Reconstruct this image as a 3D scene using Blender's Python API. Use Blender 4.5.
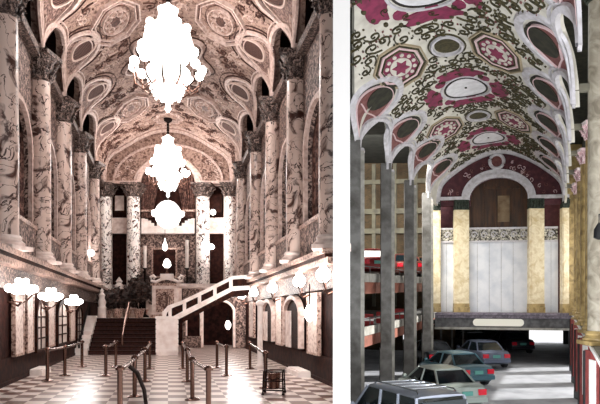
import bpy, math, random
from mathutils import Vector, Matrix
random.seed(7)
PI = math.pi
for o in list(bpy.data.objects): bpy.data.objects.remove(o)
SC = bpy.context.scene
COL = SC.collection

# ------------------------------------------------------------ camera, world, sun, exposure
cam_d = bpy.data.cameras.new('camera'); cam = bpy.data.objects.new('camera', cam_d); COL.objects.link(cam)
cam.location = (0, 0, 6.0); cam.rotation_euler = (PI/2, 0, 0)
cam_d.lens = 36.0; cam_d.sensor_width = 36.0
cam_d.shift_x = -50/600; cam_d.shift_y = 98/600
cam_d.clip_end = 400
SC.camera = cam
w = bpy.data.worlds.new('sky'); SC.world = w; w.use_nodes = True
w.node_tree.nodes['Background'].inputs[0].default_value = (1.0, 1.0, 1.0, 1)
w.node_tree.nodes['Background'].inputs[1].default_value = 1.15
SC.view_settings.view_transform = 'Standard'; SC.view_settings.look = 'None'
SC.view_settings.gamma = 1; SC.view_settings.use_curve_mapping = False
SC.view_settings.exposure = 0.0
def lamp(name, kind, loc, energy, color=(1,1,1), size=1.0, rot=(0,0,0), size_y=None):
    d = bpy.data.lights.new(name, kind); d.energy = energy; d.color = color
    if kind == 'AREA':
        d.size = size
        if size_y: d.shape = 'RECTANGLE'; d.size_y = size_y
    elif kind == 'SUN': d.angle = size
    else: d.shadow_soft_size = size
    o = bpy.data.objects.new(name, d); COL.objects.link(o); o.location = loc; o.rotation_euler = rot
    return o
sun = lamp('sun', 'SUN', (60, 20, 40), 9.0, (1.0, 0.97, 0.92), math.radians(1.5))
fill_front = lamp('added_fill_from_the_front', 'AREA', (3.2, 10.0, 2.6), 1300, (0.97, 0.98, 1.0), 6.0, size_y=3.0)  # unseen area lamp added low in front to brighten the car park vault
fill_front.rotation_euler = Vector((-0.15, -1.0, -0.42)).to_track_quat('Z', 'Y').to_euler()
fill_gal = lamp('added_fill_beyond_the_gallery', 'AREA', (0.342*24+4.4, 22.6, 8.0), 1500, (1.0, 0.99, 0.96), 20.0, size_y=5.0)  # unseen area lamp added outside the gallery wall to brighten the hall
fill_gar = lamp('added_fill_over_the_garage', 'AREA', (1.0, 31.0, 13.6), 2200, (1.0, 0.96, 0.88), 6.0)  # unseen area lamp added overhead to brighten the brick garage
fill_gar.rotation_euler = Vector((0.0, -0.55, 0.8)).to_track_quat('Z', 'Y').to_euler()
_z = Vector((0.946, -0.324, 0)); _x = Vector((0.324, 0.946, 0)); _y = _z.cross(_x)
fill_gal.rotation_euler = Matrix((_x, _y, _z)).transposed().to_euler()
sun.rotation_euler = Vector((0.80, 0.10, 0.40)).to_track_quat('Z', 'Y').to_euler()

# ------------------------------------------------------------ hall coordinate frames
class Hall:
    def __init__(s, vx, vy, c, u0):
        s.k = (vx-350)/600; s.kz = -(vy-300)/600; s.c = c; s.u0 = u0
    def P(s, u, v, z):
        Y = v - s.c*(u-s.u0)
        return Vector((s.k*Y+u, Y, 6.0+z+s.kz*Y))
H1 = Hall(168, 314, 0.0, 0.0)
H2 = Hall(555, 286, 0.15, -3.05)
F1, F2 = -1.74, -4.4                       # floors below the eye
def at1(px, py, z=F1):                     # where the sight line through a pixel meets level z of the old lobby
    v = -z*600/(py-314); return (px-168)*v/600, v

# ------------------------------------------------------------ mesh helpers
class MB:
    def __init__(s): s.v = []; s.f = []; s.m = []
    def add(s, vs, fs, mi=0):
        n = len(s.v); s.v += [tuple(p) for p in vs]
        s.f += [tuple(i+n for i in f) for f in fs]; s.m += [mi]*len(fs)
    def hexa(s, P, mi=0):                  # 8 corners: bottom 4 then top 4
        s.add(P, [(3,2,1,0),(4,5,6,7),(0,1,5,4),(1,2,6,5),(2,3,7,6),(3,0,4,7)], mi)
    def box(s, x0, x1, y0, y1, z0, z1, mi=0, M=None):
        P = [Vector(p) for p in ((x0,y0,z0),(x1,y0,z0),(x1,y1,z0),(x0,y1,z0),(x0,y0,z1),(x1,y0,z1),(x1,y1,z1),(x0,y1,z1))]
        if M: P = [M@p for p in P]
        s.hexa(P, mi)
    def hbox(s, H, u0, u1, v0, v1, z0, z1, mi=0):
        s.hexa([H.P(*p) for p in ((u0,v0,z0),(u1,v0,z0),(u1,v1,z0),(u0,v1,z0),(u0,v0,z1),(u1,v0,z1),(u1,v1,z1),(u0,v1,z1))], mi)
    def lathe(s, prof, n=24, c=(0,0,0), mi=0, sx=1, sy=1, M=None, caps=True):
        vs = []
        for r, z in prof:
            for i in range(n):
                a = 2*PI*i/n; p = Vector((c[0]+r*sx*math.cos(a), c[1]+r*sy*math.sin(a), c[2]+z)); vs.append(M@p if M else p)
        fs = [(j*n+i, j*n+(i+1)%n, (j+1)*n+(i+1)%n, (j+1)*n+i) for j in range(len(prof)-1) for i in range(n)]
        if caps: fs += [tuple(range(n))[::-1], tuple((len(prof)-1)*n+i for i in range(n))]
        s.add(vs, fs, mi)
    def tube(s, pts, r, n=6, closed=False, mi=0):
        pts = [Vector(p) for p in pts]; N = len(pts); vs = []
        rr = r if isinstance(r, (list, tuple)) else [r]*N
        up = Vector((0,0,1))
        for i, p in enumerate(pts):
            a = pts[(i-1)%N] if (closed or i>0) else p; b = pts[(i+1)%N] if (closed or i<N-1) else p
            t = (b-a).normalized() if (b-a).length>1e-9 else Vector((0,0,1))
            q = up if abs(t.dot(up))<.95 else Vector((1,0,0))
            x = t.cross(q).normalized(); y = x.cross(t).normalized()
            for k in range(n):
                an = 2*PI*k/n; vs.append(p+(x*math.cos(an)+y*math.sin(an))*rr[i])
        m = N if closed else N-1
        fs = [(j*n+k, j*n+(k+1)%n, ((j+1)%N)*n+(k+1)%n, ((j+1)%N)*n+k) for j in range(m) for k in range(n)]
        if not closed: fs += [tuple(range(n))[::-1], tuple((N-1)*n+k for k in range(n))]
        s.add(vs, fs, mi)
    def ball(s, c, r, n=10, sz=1.0, mi=0):
        s.lathe([(max(.001*r, r*math.sin(PI*j/(n//2+1))), -r*sz*math.cos(PI*j/(n//2+1))) for j in range(n//2+2)], n, c, mi)
    def build(s, name, mats, parent=None, smooth=False, loc=None, rz=0):
        me = bpy.data.meshes.new(name); me.from_pydata(s.v, [], s.f)
        if not isinstance(mats, (list, tuple)): mats = [mats]
        for m in mats: me.materials.append(m)
        if len(mats) > 1: me.polygons.foreach_set('material_index', s.m)
        me.update()
        if smooth:
            me.polygons.foreach_set('use_smooth', [True]*len(me.polygons))
            me.set_sharp_from_angle(angle=math.radians(smooth if smooth is not True else 40))
        o = bpy.data.objects.new(name, me); COL.objects.link(o)
        if parent: o.parent = parent
        if loc is not None: o.location = loc; o.rotation_euler = (0,0,rz)
        return o
def thing(name, label, cat, loc=(0,0,0), rz=0, group=None):
    o = bpy.data.objects.new(name, None); COL.objects.link(o); o.empty_display_size = .2
    o.location = loc; o.rotation_euler = (0,0,rz); o['label'] = label; o['category'] = cat
    if group: o['group'] = group
    return o
def tag(o, label, cat, group=None):
    o['label'] = label; o['category'] = cat
    if group: o['group'] = group
    return o
def struct(o, label=None):
    o['kind'] = 'structure'
    if label: o['label'] = label
    return o
def dup(o, loc=None, rz=None, label=None, parent=None):
    c = o.copy(); COL.objects.link(c); c.parent = parent
    if loc is not None: c.location = loc
    if rz is not None: c.rotation_euler = (0,0,rz)
    if label: c['label'] = label
    for ch in o.children: dup(ch, parent=c)
    return c

# ------------------------------------------------------------ materials
def lin(h):
    h = h.lstrip('#'); r = []
    for i in (0,2,4):
        c = int(h[i:i+2],16)/255; r.append(c/12.92 if c<=.04045 else ((c+.055)/1.055)**2.4)
    return (*r, 1)
def mat(name, a, b=None, scale=4, lo=.4, hi=.6, rough=.6, metal=0, bump=0, bscale=None, detail=6, dist=0, kind='noise', emit=0, coord='Object', trans=0, alpha=1, spec=.5, stretch=None, vein=None):
    m = bpy.data.materials.new(name); m.use_nodes = True; nt = m.node_tree; N = nt.nodes; L = nt.links
    bs = N['Principled BSDF']; bs.inputs['Roughness'].default_value = rough; bs.inputs['Metallic'].default_value = metal
    bs.inputs['Specular IOR Level'].default_value = spec
    bs.inputs['Base Color'].default_value = lin(a)
    if trans: bs.inputs['Transmission Weight'].default_value = trans
    if alpha < 1: bs.inputs['Alpha'].default_value = alpha
    tc = N.new('ShaderNodeTexCoord'); mp = N.new('ShaderNodeMapping'); L.new(tc.outputs[coord], mp.inputs[0])
    if stretch: mp.inputs['Scale'].default_value = stretch
    def tex(kind, sc):
        if kind == 'voronoi':
            t = N.new('ShaderNodeTexVoronoi'); t.feature = 'DISTANCE_TO_EDGE'; t.inputs['Scale'].default_value = sc; L.new(mp.outputs[0], t.inputs['Vector']); return t.outputs['Distance']
        if kind == 'wave':
            t = N.new('ShaderNodeTexWave'); t.inputs['Scale'].default_value = sc; t.inputs['Distortion'].default_value = dist; t.inputs['Detail'].default_value = 3; L.new(mp.outputs[0], t.inputs['Vector']); return t.outputs['Fac']
        t = N.new('ShaderNodeTexNoise'); t.inputs['Scale'].default_value = sc; t.inputs['Detail'].default_value = detail; t.inputs['Distortion'].default_value = dist; L.new(mp.outputs[0], t.inputs['Vector']); return t.outputs['Fac']
    if b:
        r = N.new('ShaderNodeValToRGB'); r.color_ramp.elements[0].position = lo; r.color_ramp.elements[1].position = hi
        r.color_ramp.elements[0].color = lin(a); r.color_ramp.elements[1].color = lin(b)
        L.new(tex(kind, scale), r.inputs[0]); L.new(r.outputs[0], bs.inputs['Base Color'])
        if vein:
            vc, vs, w_ = vein
            t = N.new('ShaderNodeTexNoise'); t.inputs['Scale'].default_value = vs; t.inputs['Detail'].default_value = 4; t.inputs['Distortion'].default_value = 1.2; L.new(mp.outputs[0], t.inputs['Vector'])
            s1 = N.new('ShaderNodeMath'); s1.operation = 'SUBTRACT'; s1.inputs[1].default_value = .5; L.new(t.outputs['Fac'], s1.inputs[0])
            s2 = N.new('ShaderNodeMath'); s2.operation = 'ABSOLUTE'; L.new(s1.outputs[0], s2.inputs[0])
            s3 = N.new('ShaderNodeMath'); s3.operation = 'LESS_THAN'; s3.inputs[1].default_value = w_; L.new(s2.outputs[0], s3.inputs[0])
            mx = N.new('ShaderNodeMixRGB'); L.new(s3.outputs[0], mx.inputs[0]); L.new(r.outputs[0], mx.inputs[1]); mx.inputs[2].default_value = lin(vc)
            L.new(mx.outputs[0], bs.inputs['Base Color'])
    if bump:
        bp = N.new('ShaderNodeBump'); bp.inputs['Strength'].default_value = bump; bp.inputs['Distance'].default_value = .05
        L.new(tex(kind, bscale or scale), bp.inputs['Height']); L.new(bp.outputs[0], bs.inputs['Normal'])
    if emit:
        bs.inputs['Emission Color'].default_value = lin(a); bs.inputs['Emission Strength'].default_value = emit
    return m
def checker_mat(name, a, b, k, sc):
    m = mat(name, a, rough=.28); nt = m.node_tree; N = nt.nodes; L = nt.links
    mp = [n for n in N if n.type == 'MAPPING'][0]
    ch = N.new('ShaderNodeTexChecker'); ch.inputs['Scale'].default_value = 1; ch.inputs[1].default_value = lin(a); ch.inputs[2].default_value = lin(b)
    # undo the plan's slant so the tiles run along the hall
    sx = N.new('ShaderNodeSeparateXYZ'); L.new(mp.outputs[0], sx.inputs[0])
    mu = N.new('ShaderNodeMath'); mu.operation = 'MULTIPLY_ADD'; L.new(sx.outputs['Y'], mu.inputs[0]); mu.inputs[1].default_value = -k; L.new(sx.outputs['X'], mu.inputs[2])
    cx = N.new('ShaderNodeCombineXYZ'); L.new(mu.outputs[0], cx.inputs['X']); L.new(sx.outputs['Y'], cx.inputs['Y'])
    m2 = N.new('ShaderNodeMapping'); m2.inputs['Scale'].default_value = (sc, sc*.9, 1); m2.inputs['Location'].default_value = (0,0,.5); m2.inputs['Rotation'].default_value = (0,0,0); L.new(cx.outputs[0], m2.inputs[0])
    L.new(m2.outputs[0], ch.inputs['Vector'])
    ns = N.new('ShaderNodeTexNoise'); ns.inputs['Scale'].default_value = 1.3; ns.inputs['Detail'].default_value = 4; L.new(mp.outputs[0], ns.inputs['Vector'])
    r = N.new('ShaderNodeValToRGB'); r.color_ramp.elements[0].color = (.62,.6,.6,1); r.color_ramp.elements[1].color = (1,1,1,1); L.new(ns.outputs['Fac'], r.inputs[0])
    mx = N.new('ShaderNodeMixRGB'); mx.blend_type = 'MULTIPLY'; mx.inputs[0].default_value = .5; L.new(ch.outputs[0], mx.inputs[1]); L.new(r.outputs[0], mx.inputs[2])
    L.new(mx.outputs[0], N['Principled BSDF'].inputs['Base Color'])
    return m
def brick_mat(name, a, b, mortar, sc):
    m = mat(name, a, rough=.9); nt = m.node_tree; N = nt.nodes; L = nt.links
    mp = [n for n in N if n.type == 'MAPPING'][0]; mp.inputs['Rotation'].default_value = (PI/2,0,0)
    br = N.new('ShaderNodeTexBrick'); br.inputs['Scale'].default_value = sc; br.inputs['Color1'].default_value = lin(a); br.inputs['Color2'].default_value = lin(b); br.inputs['Mortar'].default_value = lin(mortar)
    br.inputs['Mortar Size'].default_value = .015
    L.new(mp.outputs[0], br.inputs['Vector'])
    ns = N.new('ShaderNodeTexNoise'); ns.inputs['Scale'].default_value = .9; ns.inputs['Detail'].default_value = 6; L.new(mp.outputs[0], ns.inputs['Vector'])
    r = N.new('ShaderNodeValToRGB'); r.color_ramp.elements[0].position = .35; r.color_ramp.elements[1].position = .65; r.color_ramp.elements[0].color = (.45,.42,.4,1); r.color_ramp.elements[1].color = (1,1,1,1); L.new(ns.outputs['Fac'], r.inputs[0])
    mx = N.new('ShaderNodeMixRGB'); mx.blend_type = 'MULTIPLY'; mx.inputs[0].default_value = 1; L.new(br.outputs[0], mx.inputs[1]); L.new(r.outputs[0], mx.inputs[2])
    L.new(mx.outputs[0], N['Principled BSDF'].inputs['Base Color'])
    return m

M = {}
# sepia photograph's hall
M['s_vault'] = mat('sepia_plaster', '#a4887b', '#54362b', 6.5, .44, .66, .75, bump=.9, bscale=9, dist=.8)
M['s_rib'] = mat('sepia_rib', '#d5bfb6', '#a88a7e', 8, .35, .7, .55)
M['s_line'] = mat('sepia_groove', '#3c2019', rough=.85)
M['s_scroll'] = mat('sepia_scroll', '#3f231c', '#6a483d', 9, .4, .6, .7)
M['s_scroll_l'] = mat('sepia_scroll_light', '#cdb5aa', rough=.6)
M['s_panel'] = mat('sepia_carved_panel', '#4a2c25', '#a2857a', 13, .42, .62, .7, bump=.8, bscale=13)
M['s_grille'] = mat('sepia_grille', '#2a130f', '#6b473c', 7, .46, .6, .8, kind='wave', dist=2, bump=.4, bscale=7)
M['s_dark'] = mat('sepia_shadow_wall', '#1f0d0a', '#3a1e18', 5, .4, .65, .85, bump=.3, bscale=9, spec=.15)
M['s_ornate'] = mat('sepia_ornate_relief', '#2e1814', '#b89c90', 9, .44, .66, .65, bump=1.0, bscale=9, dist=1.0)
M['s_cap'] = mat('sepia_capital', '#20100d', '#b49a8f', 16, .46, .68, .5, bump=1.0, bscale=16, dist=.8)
M['s_marble'] = mat('sepia_marble', '#cdb6ab', '#43261e', 2.0, .5, .61, .3, detail=8, dist=1.2, coord='Object', vein=('#371c16', 1.7, .011))
M['s_marble2'] = mat('sepia_light_marble', '#f6ece6', '#5a3c34', 2.6, .56, .6, .22, detail=5, dist=2.2, vein=('#2a1512', 1.8, .012))
M['s_stone'] = mat('sepia_light_stone', '#ecdcd4', '#c9b0a6', 4, .4, .7, .5)
M['s_white'] = mat('sepia_white_marble', '#f6ece7', '#dccac1', 3, .4, .75, .4)
M['s_wood'] = mat('sepia_dark_wood', '#1c0a07', '#33180f', 6, .4, .6, .8, spec=.15)
M['s_curtain'] = mat('sepia_damask', '#3a1e18', '#7d5a4f', 8, .45, .6, .85, bump=.3)
M['s_mirror'] = mat('sepia_painted_mirror', '#e6d6cd', rough=.25, metal=.25)  # pale base colour stands in for bright reflections in the panes
M['s_cream'] = mat('sepia_cream_panel', '#d8c5bb', '#a1857a', 11, .5, .66, .6)
M['s_carpet'] = mat('sepia_stair_carpet', '#2a120e', '#3d1f18', 12, .4, .6, .95)
M['s_brass'] = mat('sepia_brass', '#6b4f45', rough=.22, metal=.85)
M['s_black'] = mat('sepia_black_iron', '#120705', rough=.9, spec=.2)
M['s_leaf'] = mat('sepia_leaf', '#160907', '#5f463d', 10, .45, .66, .7)
M['s_glow'] = mat('lamp_glass', '#fff6f0', rough=.3, emit=9)
M['s_crystal'] = mat('lit_crystal', '#fffaf6', rough=.2, emit=2.6)  # crystal given its own emission to stand in for lamp bloom
M['s_gold'] = mat('sepia_gilt', '#c8aa9c', '#5d3b32', 14, .45, .62, .4, metal=.3, bump=.6)
M['floor1'] = checker_mat('checkered_marble_floor', '#e6d8d0', '#6a463a', H1.k, 2.5)
# present-day hall
M['c_vault'] = mat('ivory_plaster', '#d6d3c8', '#b5b1a6', 2.2, .4, .75, .8)
M['c_rib'] = mat('white_rib', '#cbc9cf', '#a8a5a6', 5, .4, .75, .6)
M['c_olive'] = mat('olive_ornament', '#2e2b18', '#4a4428', 9, .4, .6, .7)
M['c_dark'] = mat('dark_outline', '#231f1a', rough=.8)
M['c_maroon'] = mat('crimson_paint', '#8a2f52', '#6a2440', 4, .4, .65, .7)
M['c_pink'] = mat('pale_pink_relief', '#dcc0c2', rough=.7)
M['c_tan'] = mat('tan_border', '#a89a80', rough=.7)
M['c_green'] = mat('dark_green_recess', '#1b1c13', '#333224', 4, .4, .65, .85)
M['c_redpanel'] = mat('dull_red_panel', '#6a3c3c', '#7f5450', 6, .4, .65, .8)
M['c_maroonwall'] = mat('dark_maroon_plaster', '#45222a', '#5c3036', 4, .4, .7, .8)
M['c_medal'] = mat('white_medallion', '#e6e6ea', '#cfcfd2', 4, .4, .7, .6)
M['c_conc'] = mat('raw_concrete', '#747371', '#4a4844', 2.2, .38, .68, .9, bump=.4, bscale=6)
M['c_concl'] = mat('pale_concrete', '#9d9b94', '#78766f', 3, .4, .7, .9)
M['c_band'] = mat('concrete_band', '#7d7a6a', '#66635a', 2.5, .4, .7, .9)
M['c_brick'] = brick_mat('old_brown_brick', '#66513a', '#524633', '#5f5a4b', 3.2)
M['c_yellow'] = mat('ochre_marble', '#eee2c4', '#cdb88a', 3, .38, .7, .35, detail=8, dist=1.2)
M['c_yellow2'] = mat('weathered_ochre', '#b8a06c', '#7c6840', 2.5, .38, .66, .45, detail=8, dist=1)
M['c_cap'] = mat('grey_green_capital', '#39443a', '#20271f', 9, .4, .6, .8, bump=.6)
M['c_pinkcap'] = mat('pink_capital', '#b98a94', '#efe0e0', 8, .45, .6, .7, kind='wave', dist=2)
M['c_greymarble'] = mat('grey_marble', '#b3ac9c', '#7d7566', 2.6, .38, .66, .4, detail=8, dist=1.2)
M['c_board'] = mat('white_boarding', '#dfe1e6', '#c6cbd4', 1.5, .4, .7, .7)
M['c_wood'] = mat('dark_door_wood', '#4b2d14', '#2a180a', 2.2, .35, .65, .5, stretch=(3,3,.5))
M['c_woodl'] = mat('light_door_patch', '#7d6a50', '#5a4226', 2.2, .35, .65, .6)
M['c_frieze'] = mat('frieze_relief', '#3a352e', '#d6d2c4', 10, .45, .6, .7, bump=1, bscale=10, dist=1)
M['c_beam'] = mat('dark_grey_beam', '#5a5a5c', '#3d3c3e', 4, .4, .65, .7)
M['c_mauve'] = mat('mauve_grey_moulding', '#827a86', '#5d5660', 7, .42, .62, .7, bump=.6)
M['c_plaque'] = mat('cream_plaque', '#f1efe2', rough=.6)
M['c_orange'] = mat('rusty_orange_steel', '#86503f', '#683d32', 3, .4, .7, .7)
M['c_asphalt'] = mat('garage_floor', '#a6a9b0', '#868990', 1.1, .4, .7, .8)
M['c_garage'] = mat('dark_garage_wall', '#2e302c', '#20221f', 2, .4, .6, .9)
M['c_red'] = mat('red_door_panel', '#9a4744', '#6c2c2c', 3, .4, .7, .7)
M['c_white'] = mat('white_frame', '#e9e9e6', rough=.6)
M['c_glass'] = mat('car_glass', '#10181c', rough=.06, spec=.9)
M['c_tyre'] = mat('tyre_rubber', '#16171a', rough=.85)
M['c_rim'] = mat('wheel_metal', '#a9acb0', rough=.3, metal=.9)
M['c_tail'] = mat('red_tail_lens', '#c2152c', rough=.25)
M['c_lamp'] = mat('clear_lens', '#dfe6e8', rough=.15)
M['c_plate'] = mat('green_plate', '#4f8f86', rough=.5)
M['c_black'] = mat('black_trim', '#15161a', rough=.5)
M['c_chrome'] = mat('chrome', '#c9ced4', rough=.15, metal=1)
M['white_wall'] = mat('white_painted_wall', '#fbfbfb', rough=.9)

# ------------------------------------------------------------ white dividing pier between the two halls
b = MB(); b.box(-11*.0283, 0, 11, 11.9, 1.82, 14)
struct(b.build('wall_divider', M['white_wall']), 'plain white pier standing between the sepia lobby and the car park hall')

# ------------------------------------------------------------ strips: a wall with arched openings
def strips(mb, fmap, a0, a1, z0, z1, d0, d1, ops, da=.12, mi=0):
    """fmap(a, d, z); ops: (centre, half width, z bottom, z spring, rise); z1 may be a function of a"""
    top = z1 if callable(z1) else (lambda a: z1)
    cuts = {a0, a1}
    n = max(1, int((a1-a0)/.5))
    if callable(z1): n = max(2, int((a1-a0)/.12))
    for i in range(n+1): cuts.add(a0+(a1-a0)*i/n)
    for c, hw, zb, zs, rise in ops:
        m = 16
        for i in range(m+1): cuts.add(min(a1, max(a0, c-hw*math.cos(PI*i/m))))
    cs = sorted(cuts)
    for a, bb in zip(cs, cs[1:]):
        if bb-a < 1e-5: continue
        mid = (a+bb)/2
        op = next((o for o in ops if abs(mid-o[0]) < o[1]), None)
        def quad(zla, zlb, zha, zhb):
            if zha-zla < 1e-4 and zhb-zlb < 1e-4: return
            mb.hexa([fmap(a,d0,zla), fmap(bb,d0,zlb), fmap(bb,d1,zlb), fmap(a,d1,zla), fmap(a,d0,zha), fmap(bb,d0,zhb), fmap(bb,d1,zhb), fmap(a,d1,zha)], mi)
        if not op: quad(z0, z0, top(a), top(bb)); continue
        c, hw, zb, zs, rise = op
        h = lambda x: zs+rise*math.sqrt(max(0, 1-((x-c)/hw)**2))
        if zb > z0+1e-4: quad(z0, z0, zb, zb)
        quad(min(h(a), top(a)), min(h(bb), top(bb)), top(a), top(bb))
def archband(mb, fmap, c, hw, zs, rise, wd, d0, d1, legs=0, n=24, mi=0):
    """moulding round an arch, on the d0..d1 depth"""
    pts = []
    if legs: pts.append((c-hw, zs-legs, c-hw-wd, zs-legs))
    for i in range(n+1):
        t = PI*i/n; pts.append((c-hw*math.cos(t), zs+rise*math.sin(t), c-(hw+wd)*math.cos(t), zs+(rise+wd)*math.sin(t)))
    if legs: pts.append((c+hw, zs-legs, c+hw+wd, zs-legs))
    for p, q in zip(pts, pts[1:]):
        mb.hexa([fmap(p[0],d0,p[1]), fmap(q[0],d0,q[1]), fmap(q[2],d0,q[3]), fmap(p[2],d0,p[3]),
                 fmap(p[0],d1,p[1]), fmap(q[0],d1,q[1]), fmap(q[2],d1,q[3]), fmap(p[2],d1,p[3])], mi)

# ------------------------------------------------------------ vault with side lunettes, and its relief
class Vault:
    def __init__(s, H, uc, prof, cols_l, cols_r, v0, v1, rise):
        """prof: (distance from the axis, height) from springing to crown, rounded through"""
        s.H=H; s.uc=uc; s.zs=prof[0][1]; s.W=prof[0][0]; s.cl=cols_l; s.cr=cols_r; s.v0=v0; s.v1=v1; s.rise=rise
        P = [prof[0]]+list(prof)+[(-prof[-2][0], prof[-2][1])]; pts = []
        for i in range(1, len(P)-2):
            for k in range(24):
                t = k/24; a,b,c,d = P[i-1],P[i],P[i+1],P[i+2]
                pts.append(tuple(.5*((2*b[j])+(-a[j]+c[j])*t+(2*a[j]-5*b[j]+4*c[j]-d[j])*t*t+(-a[j]+3*b[j]-3*c[j]+d[j])*t**3) for j in (0,1)))
        pts.append(prof[-1]); L = 0; s.T = [(0.0,)+pts[0]]
        for p, q in zip(pts, pts[1:]): L += math.hypot(q[0]-p[0], q[1]-p[1]); s.T.append((L,)+q)
        s.Q = L
    def uz(s, a):                                 # a: signed arc from the crown, negative = left
        q = max(0, min(s.Q, s.Q-abs(a))); lo = 0; hi = len(s.T)-1
        while hi-lo > 1:
            m = (lo+hi)//2
            if s.T[m][0] < q: lo = m
            else: hi = m
        A, B = s.T[lo], s.T[hi]; f = (q-A[0])/(B[0]-A[0]) if B[0] > A[0] else 0
        w_ = A[1]+(B[1]-A[1])*f; z = A[2]+(B[2]-A[2])*f
        return (s.uc+(-w_ if a <= 0 else w_), z)
    def S(s, a, v, off=0):
        u, z = s.uz(a)
        if off:
            e = .06; u1, z1 = s.uz(a-e); u2, z2 = s.uz(a+e)
            if a-e < -s.Q: u1, z1 = s.uz(-s.Q)
            du, dz = u2-u1, z2-z1; l = math.hypot(du, dz) or 1
            u += dz/l*off; z -= du/l*off
        return s.H.P(u, v, z)
    def z_at(s, u):                               # soffit height over hall position u
        d = abs(u-s.uc)
        if d >= s.W: return s.zs
        for A, B in zip(s.T, s.T[1:]):
            if A[1] >= d >= B[1]: return A[2]+(B[2]-A[2])*((A[1]-d)/((A[1]-B[1]) or 1))
        return s.T[-1][2]
    def zlow(s, v, cols):
        lo = None
        for a, b in zip(cols, cols[1:]):
            if a <= v <= b:
                hb = (b-a)/2; d = min(v-a, b-v)
                return s.zs + s.rise*math.sqrt(max(0, 1-(1-d/hb)**2))
        return s.zs
    def arc_of_z(s, z):                           # arc from springing
        for A, B in zip(s.T, s.T[1:]):
            if A[2] <= z <= B[2]: return A[0]+(B[0]-A[0])*((z-A[2])/((B[2]-A[2]) or 1))
        return s.Q if z > s.zs else 0
    def shell(s, mat_, th=.25):
        mb = MB(); vs = []
        cuts = set(s.v0+(s.v1-s.v0)*i/60 for i in range(61))
        for cols in (s.cl, s.cr):
            for a, b in zip(cols, cols[1:]):
                for i in range(15): cuts.add(a+(b-a)*(1-math.cos(PI*i/14))/2)
        V = sorted(c for c in cuts if s.v0 <= c <= s.v1); R = 40
        for v in V:
            al = -(s.Q-s.arc_of_z(s.zlow(v, s.cl))); ar = s.Q-s.arc_of_z(s.zlow(v, s.cr))
            vs.append([(al+(ar-al)*j/R, v) for j in range(R+1)])
        for off, flip in ((0, False), (-th, True)):
            n0 = len(mb.v)
            mb.v += [tuple(s.S(a, v, off)) for row in vs for a, v in row]
            for i in range(len(V)-1):
                for j in range(R):
                    f = (n0+i*(R+1)+j, n0+i*(R+1)+j+1, n0+(i+1)*(R+1)+j+1, n0+(i+1)*(R+1)+j)
                    mb.f.append(f[::-1] if not flip else f); mb.m.append(0)
        n1 = len(V)*(R+1)
        for i in range(len(V)-1):
            for j in (0, R):
                q = (i*(R+1)+j, (i+1)*(R+1)+j, n1+(i+1)*(R+1)+j, n1+i*(R+1)+j); mb.f.append(q); mb.m.append(0)
        return mb
    def band(s, mb, pts, w, h, closed=False, mi=0, base=-.01):
        """raised moulding along (a, v) points"""
        N = len(pts); prof = [(-.5, base), (-.32, h), (.32, h), (.5, base)]; vv = []
        for i in range(N):
            p = pts[i]; a_ = pts[(i-1)%N] if (closed or i>0) else p; b_ = pts[(i+1)%N] if (closed or i<N-1) else p
            dx, dy = b_[0]-a_[0], b_[1]-a_[1]; l = math.hypot(dx, dy) or 1; nx, ny = -dy/l, dx/l
            ww = w[i] if isinstance(w, list) else w
            for k, hh in prof: vv.append(s.S(p[0]+nx*ww*k, p[1]+ny*ww*k, hh))
        m = N if closed else N-1
        fs = [(i*4+k, i*4+k+1, ((i+1)%N)*4+k+1, ((i+1)%N)*4+k) for i in range(m) for k in range(3)]
        mb.add(vv, fs, mi)
    def fill(s, mb, pts, h, mi=0, rings=4, c=None):
        """solid raised patch inside a closed star-shaped outline"""
        N = len(pts)
        if c is None: c = (sum(p[0] for p in pts)/N, sum(p[1] for p in pts)/N)
        vv = [s.S(c[0], c[1], h)]
        for r in range(1, rings+1):
            f = r/rings; vv += [s.S(c[0]+(p[0]-c[0])*f, c[1]+(p[1]-c[1])*f, h) for p in pts]
        vv += [s.S(p[0], p[1], -.02) for p in pts]
        fs = [(0, 1+i, 1+(i+1)%N) for i in range(N)]
        for r in range(rings):
            a0 = 1+r*N; b0 = 1+(r+1)*N
            fs += [(a0+i, b0+i, b0+(i+1)%N, a0+(i+1)%N) for i in range(N)]
        mb.add(vv, fs, mi)
def ell(c, ra, rv, n=32, ph=0): return [(c[0]+ra*math.cos(2*PI*i/n+ph), c[1]+rv*math.sin(2*PI*i/n+ph)) for i in range(n)]
def poly_dense(P, m=4):
    out = []
    for p, q in zip(P, P[1:]+P[:1]):
        for i in range(m): out.append((p[0]+(q[0]-p[0])*i/m, p[1]+(q[1]-p[1])*i/m))
    return out
def tear(V, side, v0, R, L, n=14, f=1.0, s0=.08, sq=1.0):
    """teardrop outline, tip at the springing, round head above; f shrinks it about its own middle"""
    pts = []
    half = []
    for i in range(n+1):
        x = i/n; half.append((s0+(L-s0)*x, max(.02, R*math.sin(PI/2*x)**1.9)))
    for i in range(1, n):
        a = PI/2*i/n; half.append((L+R*math.sin(a)*.85, R*math.cos(a)))
    half.append((L+R*.85, 0))
    full = [(a, h) for a, h in half] + [(a, -h) for a, h in half[::-1][1:]]
    out = []
    for a, h in full:
        arc = a if f == 1 else s0 + (a-s0)*f + (1-f)*L*.72
        hh = h*f
        q = V.Q-arc
        out.append(((-q if side < 0 else q), v0+hh))
    return out
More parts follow.
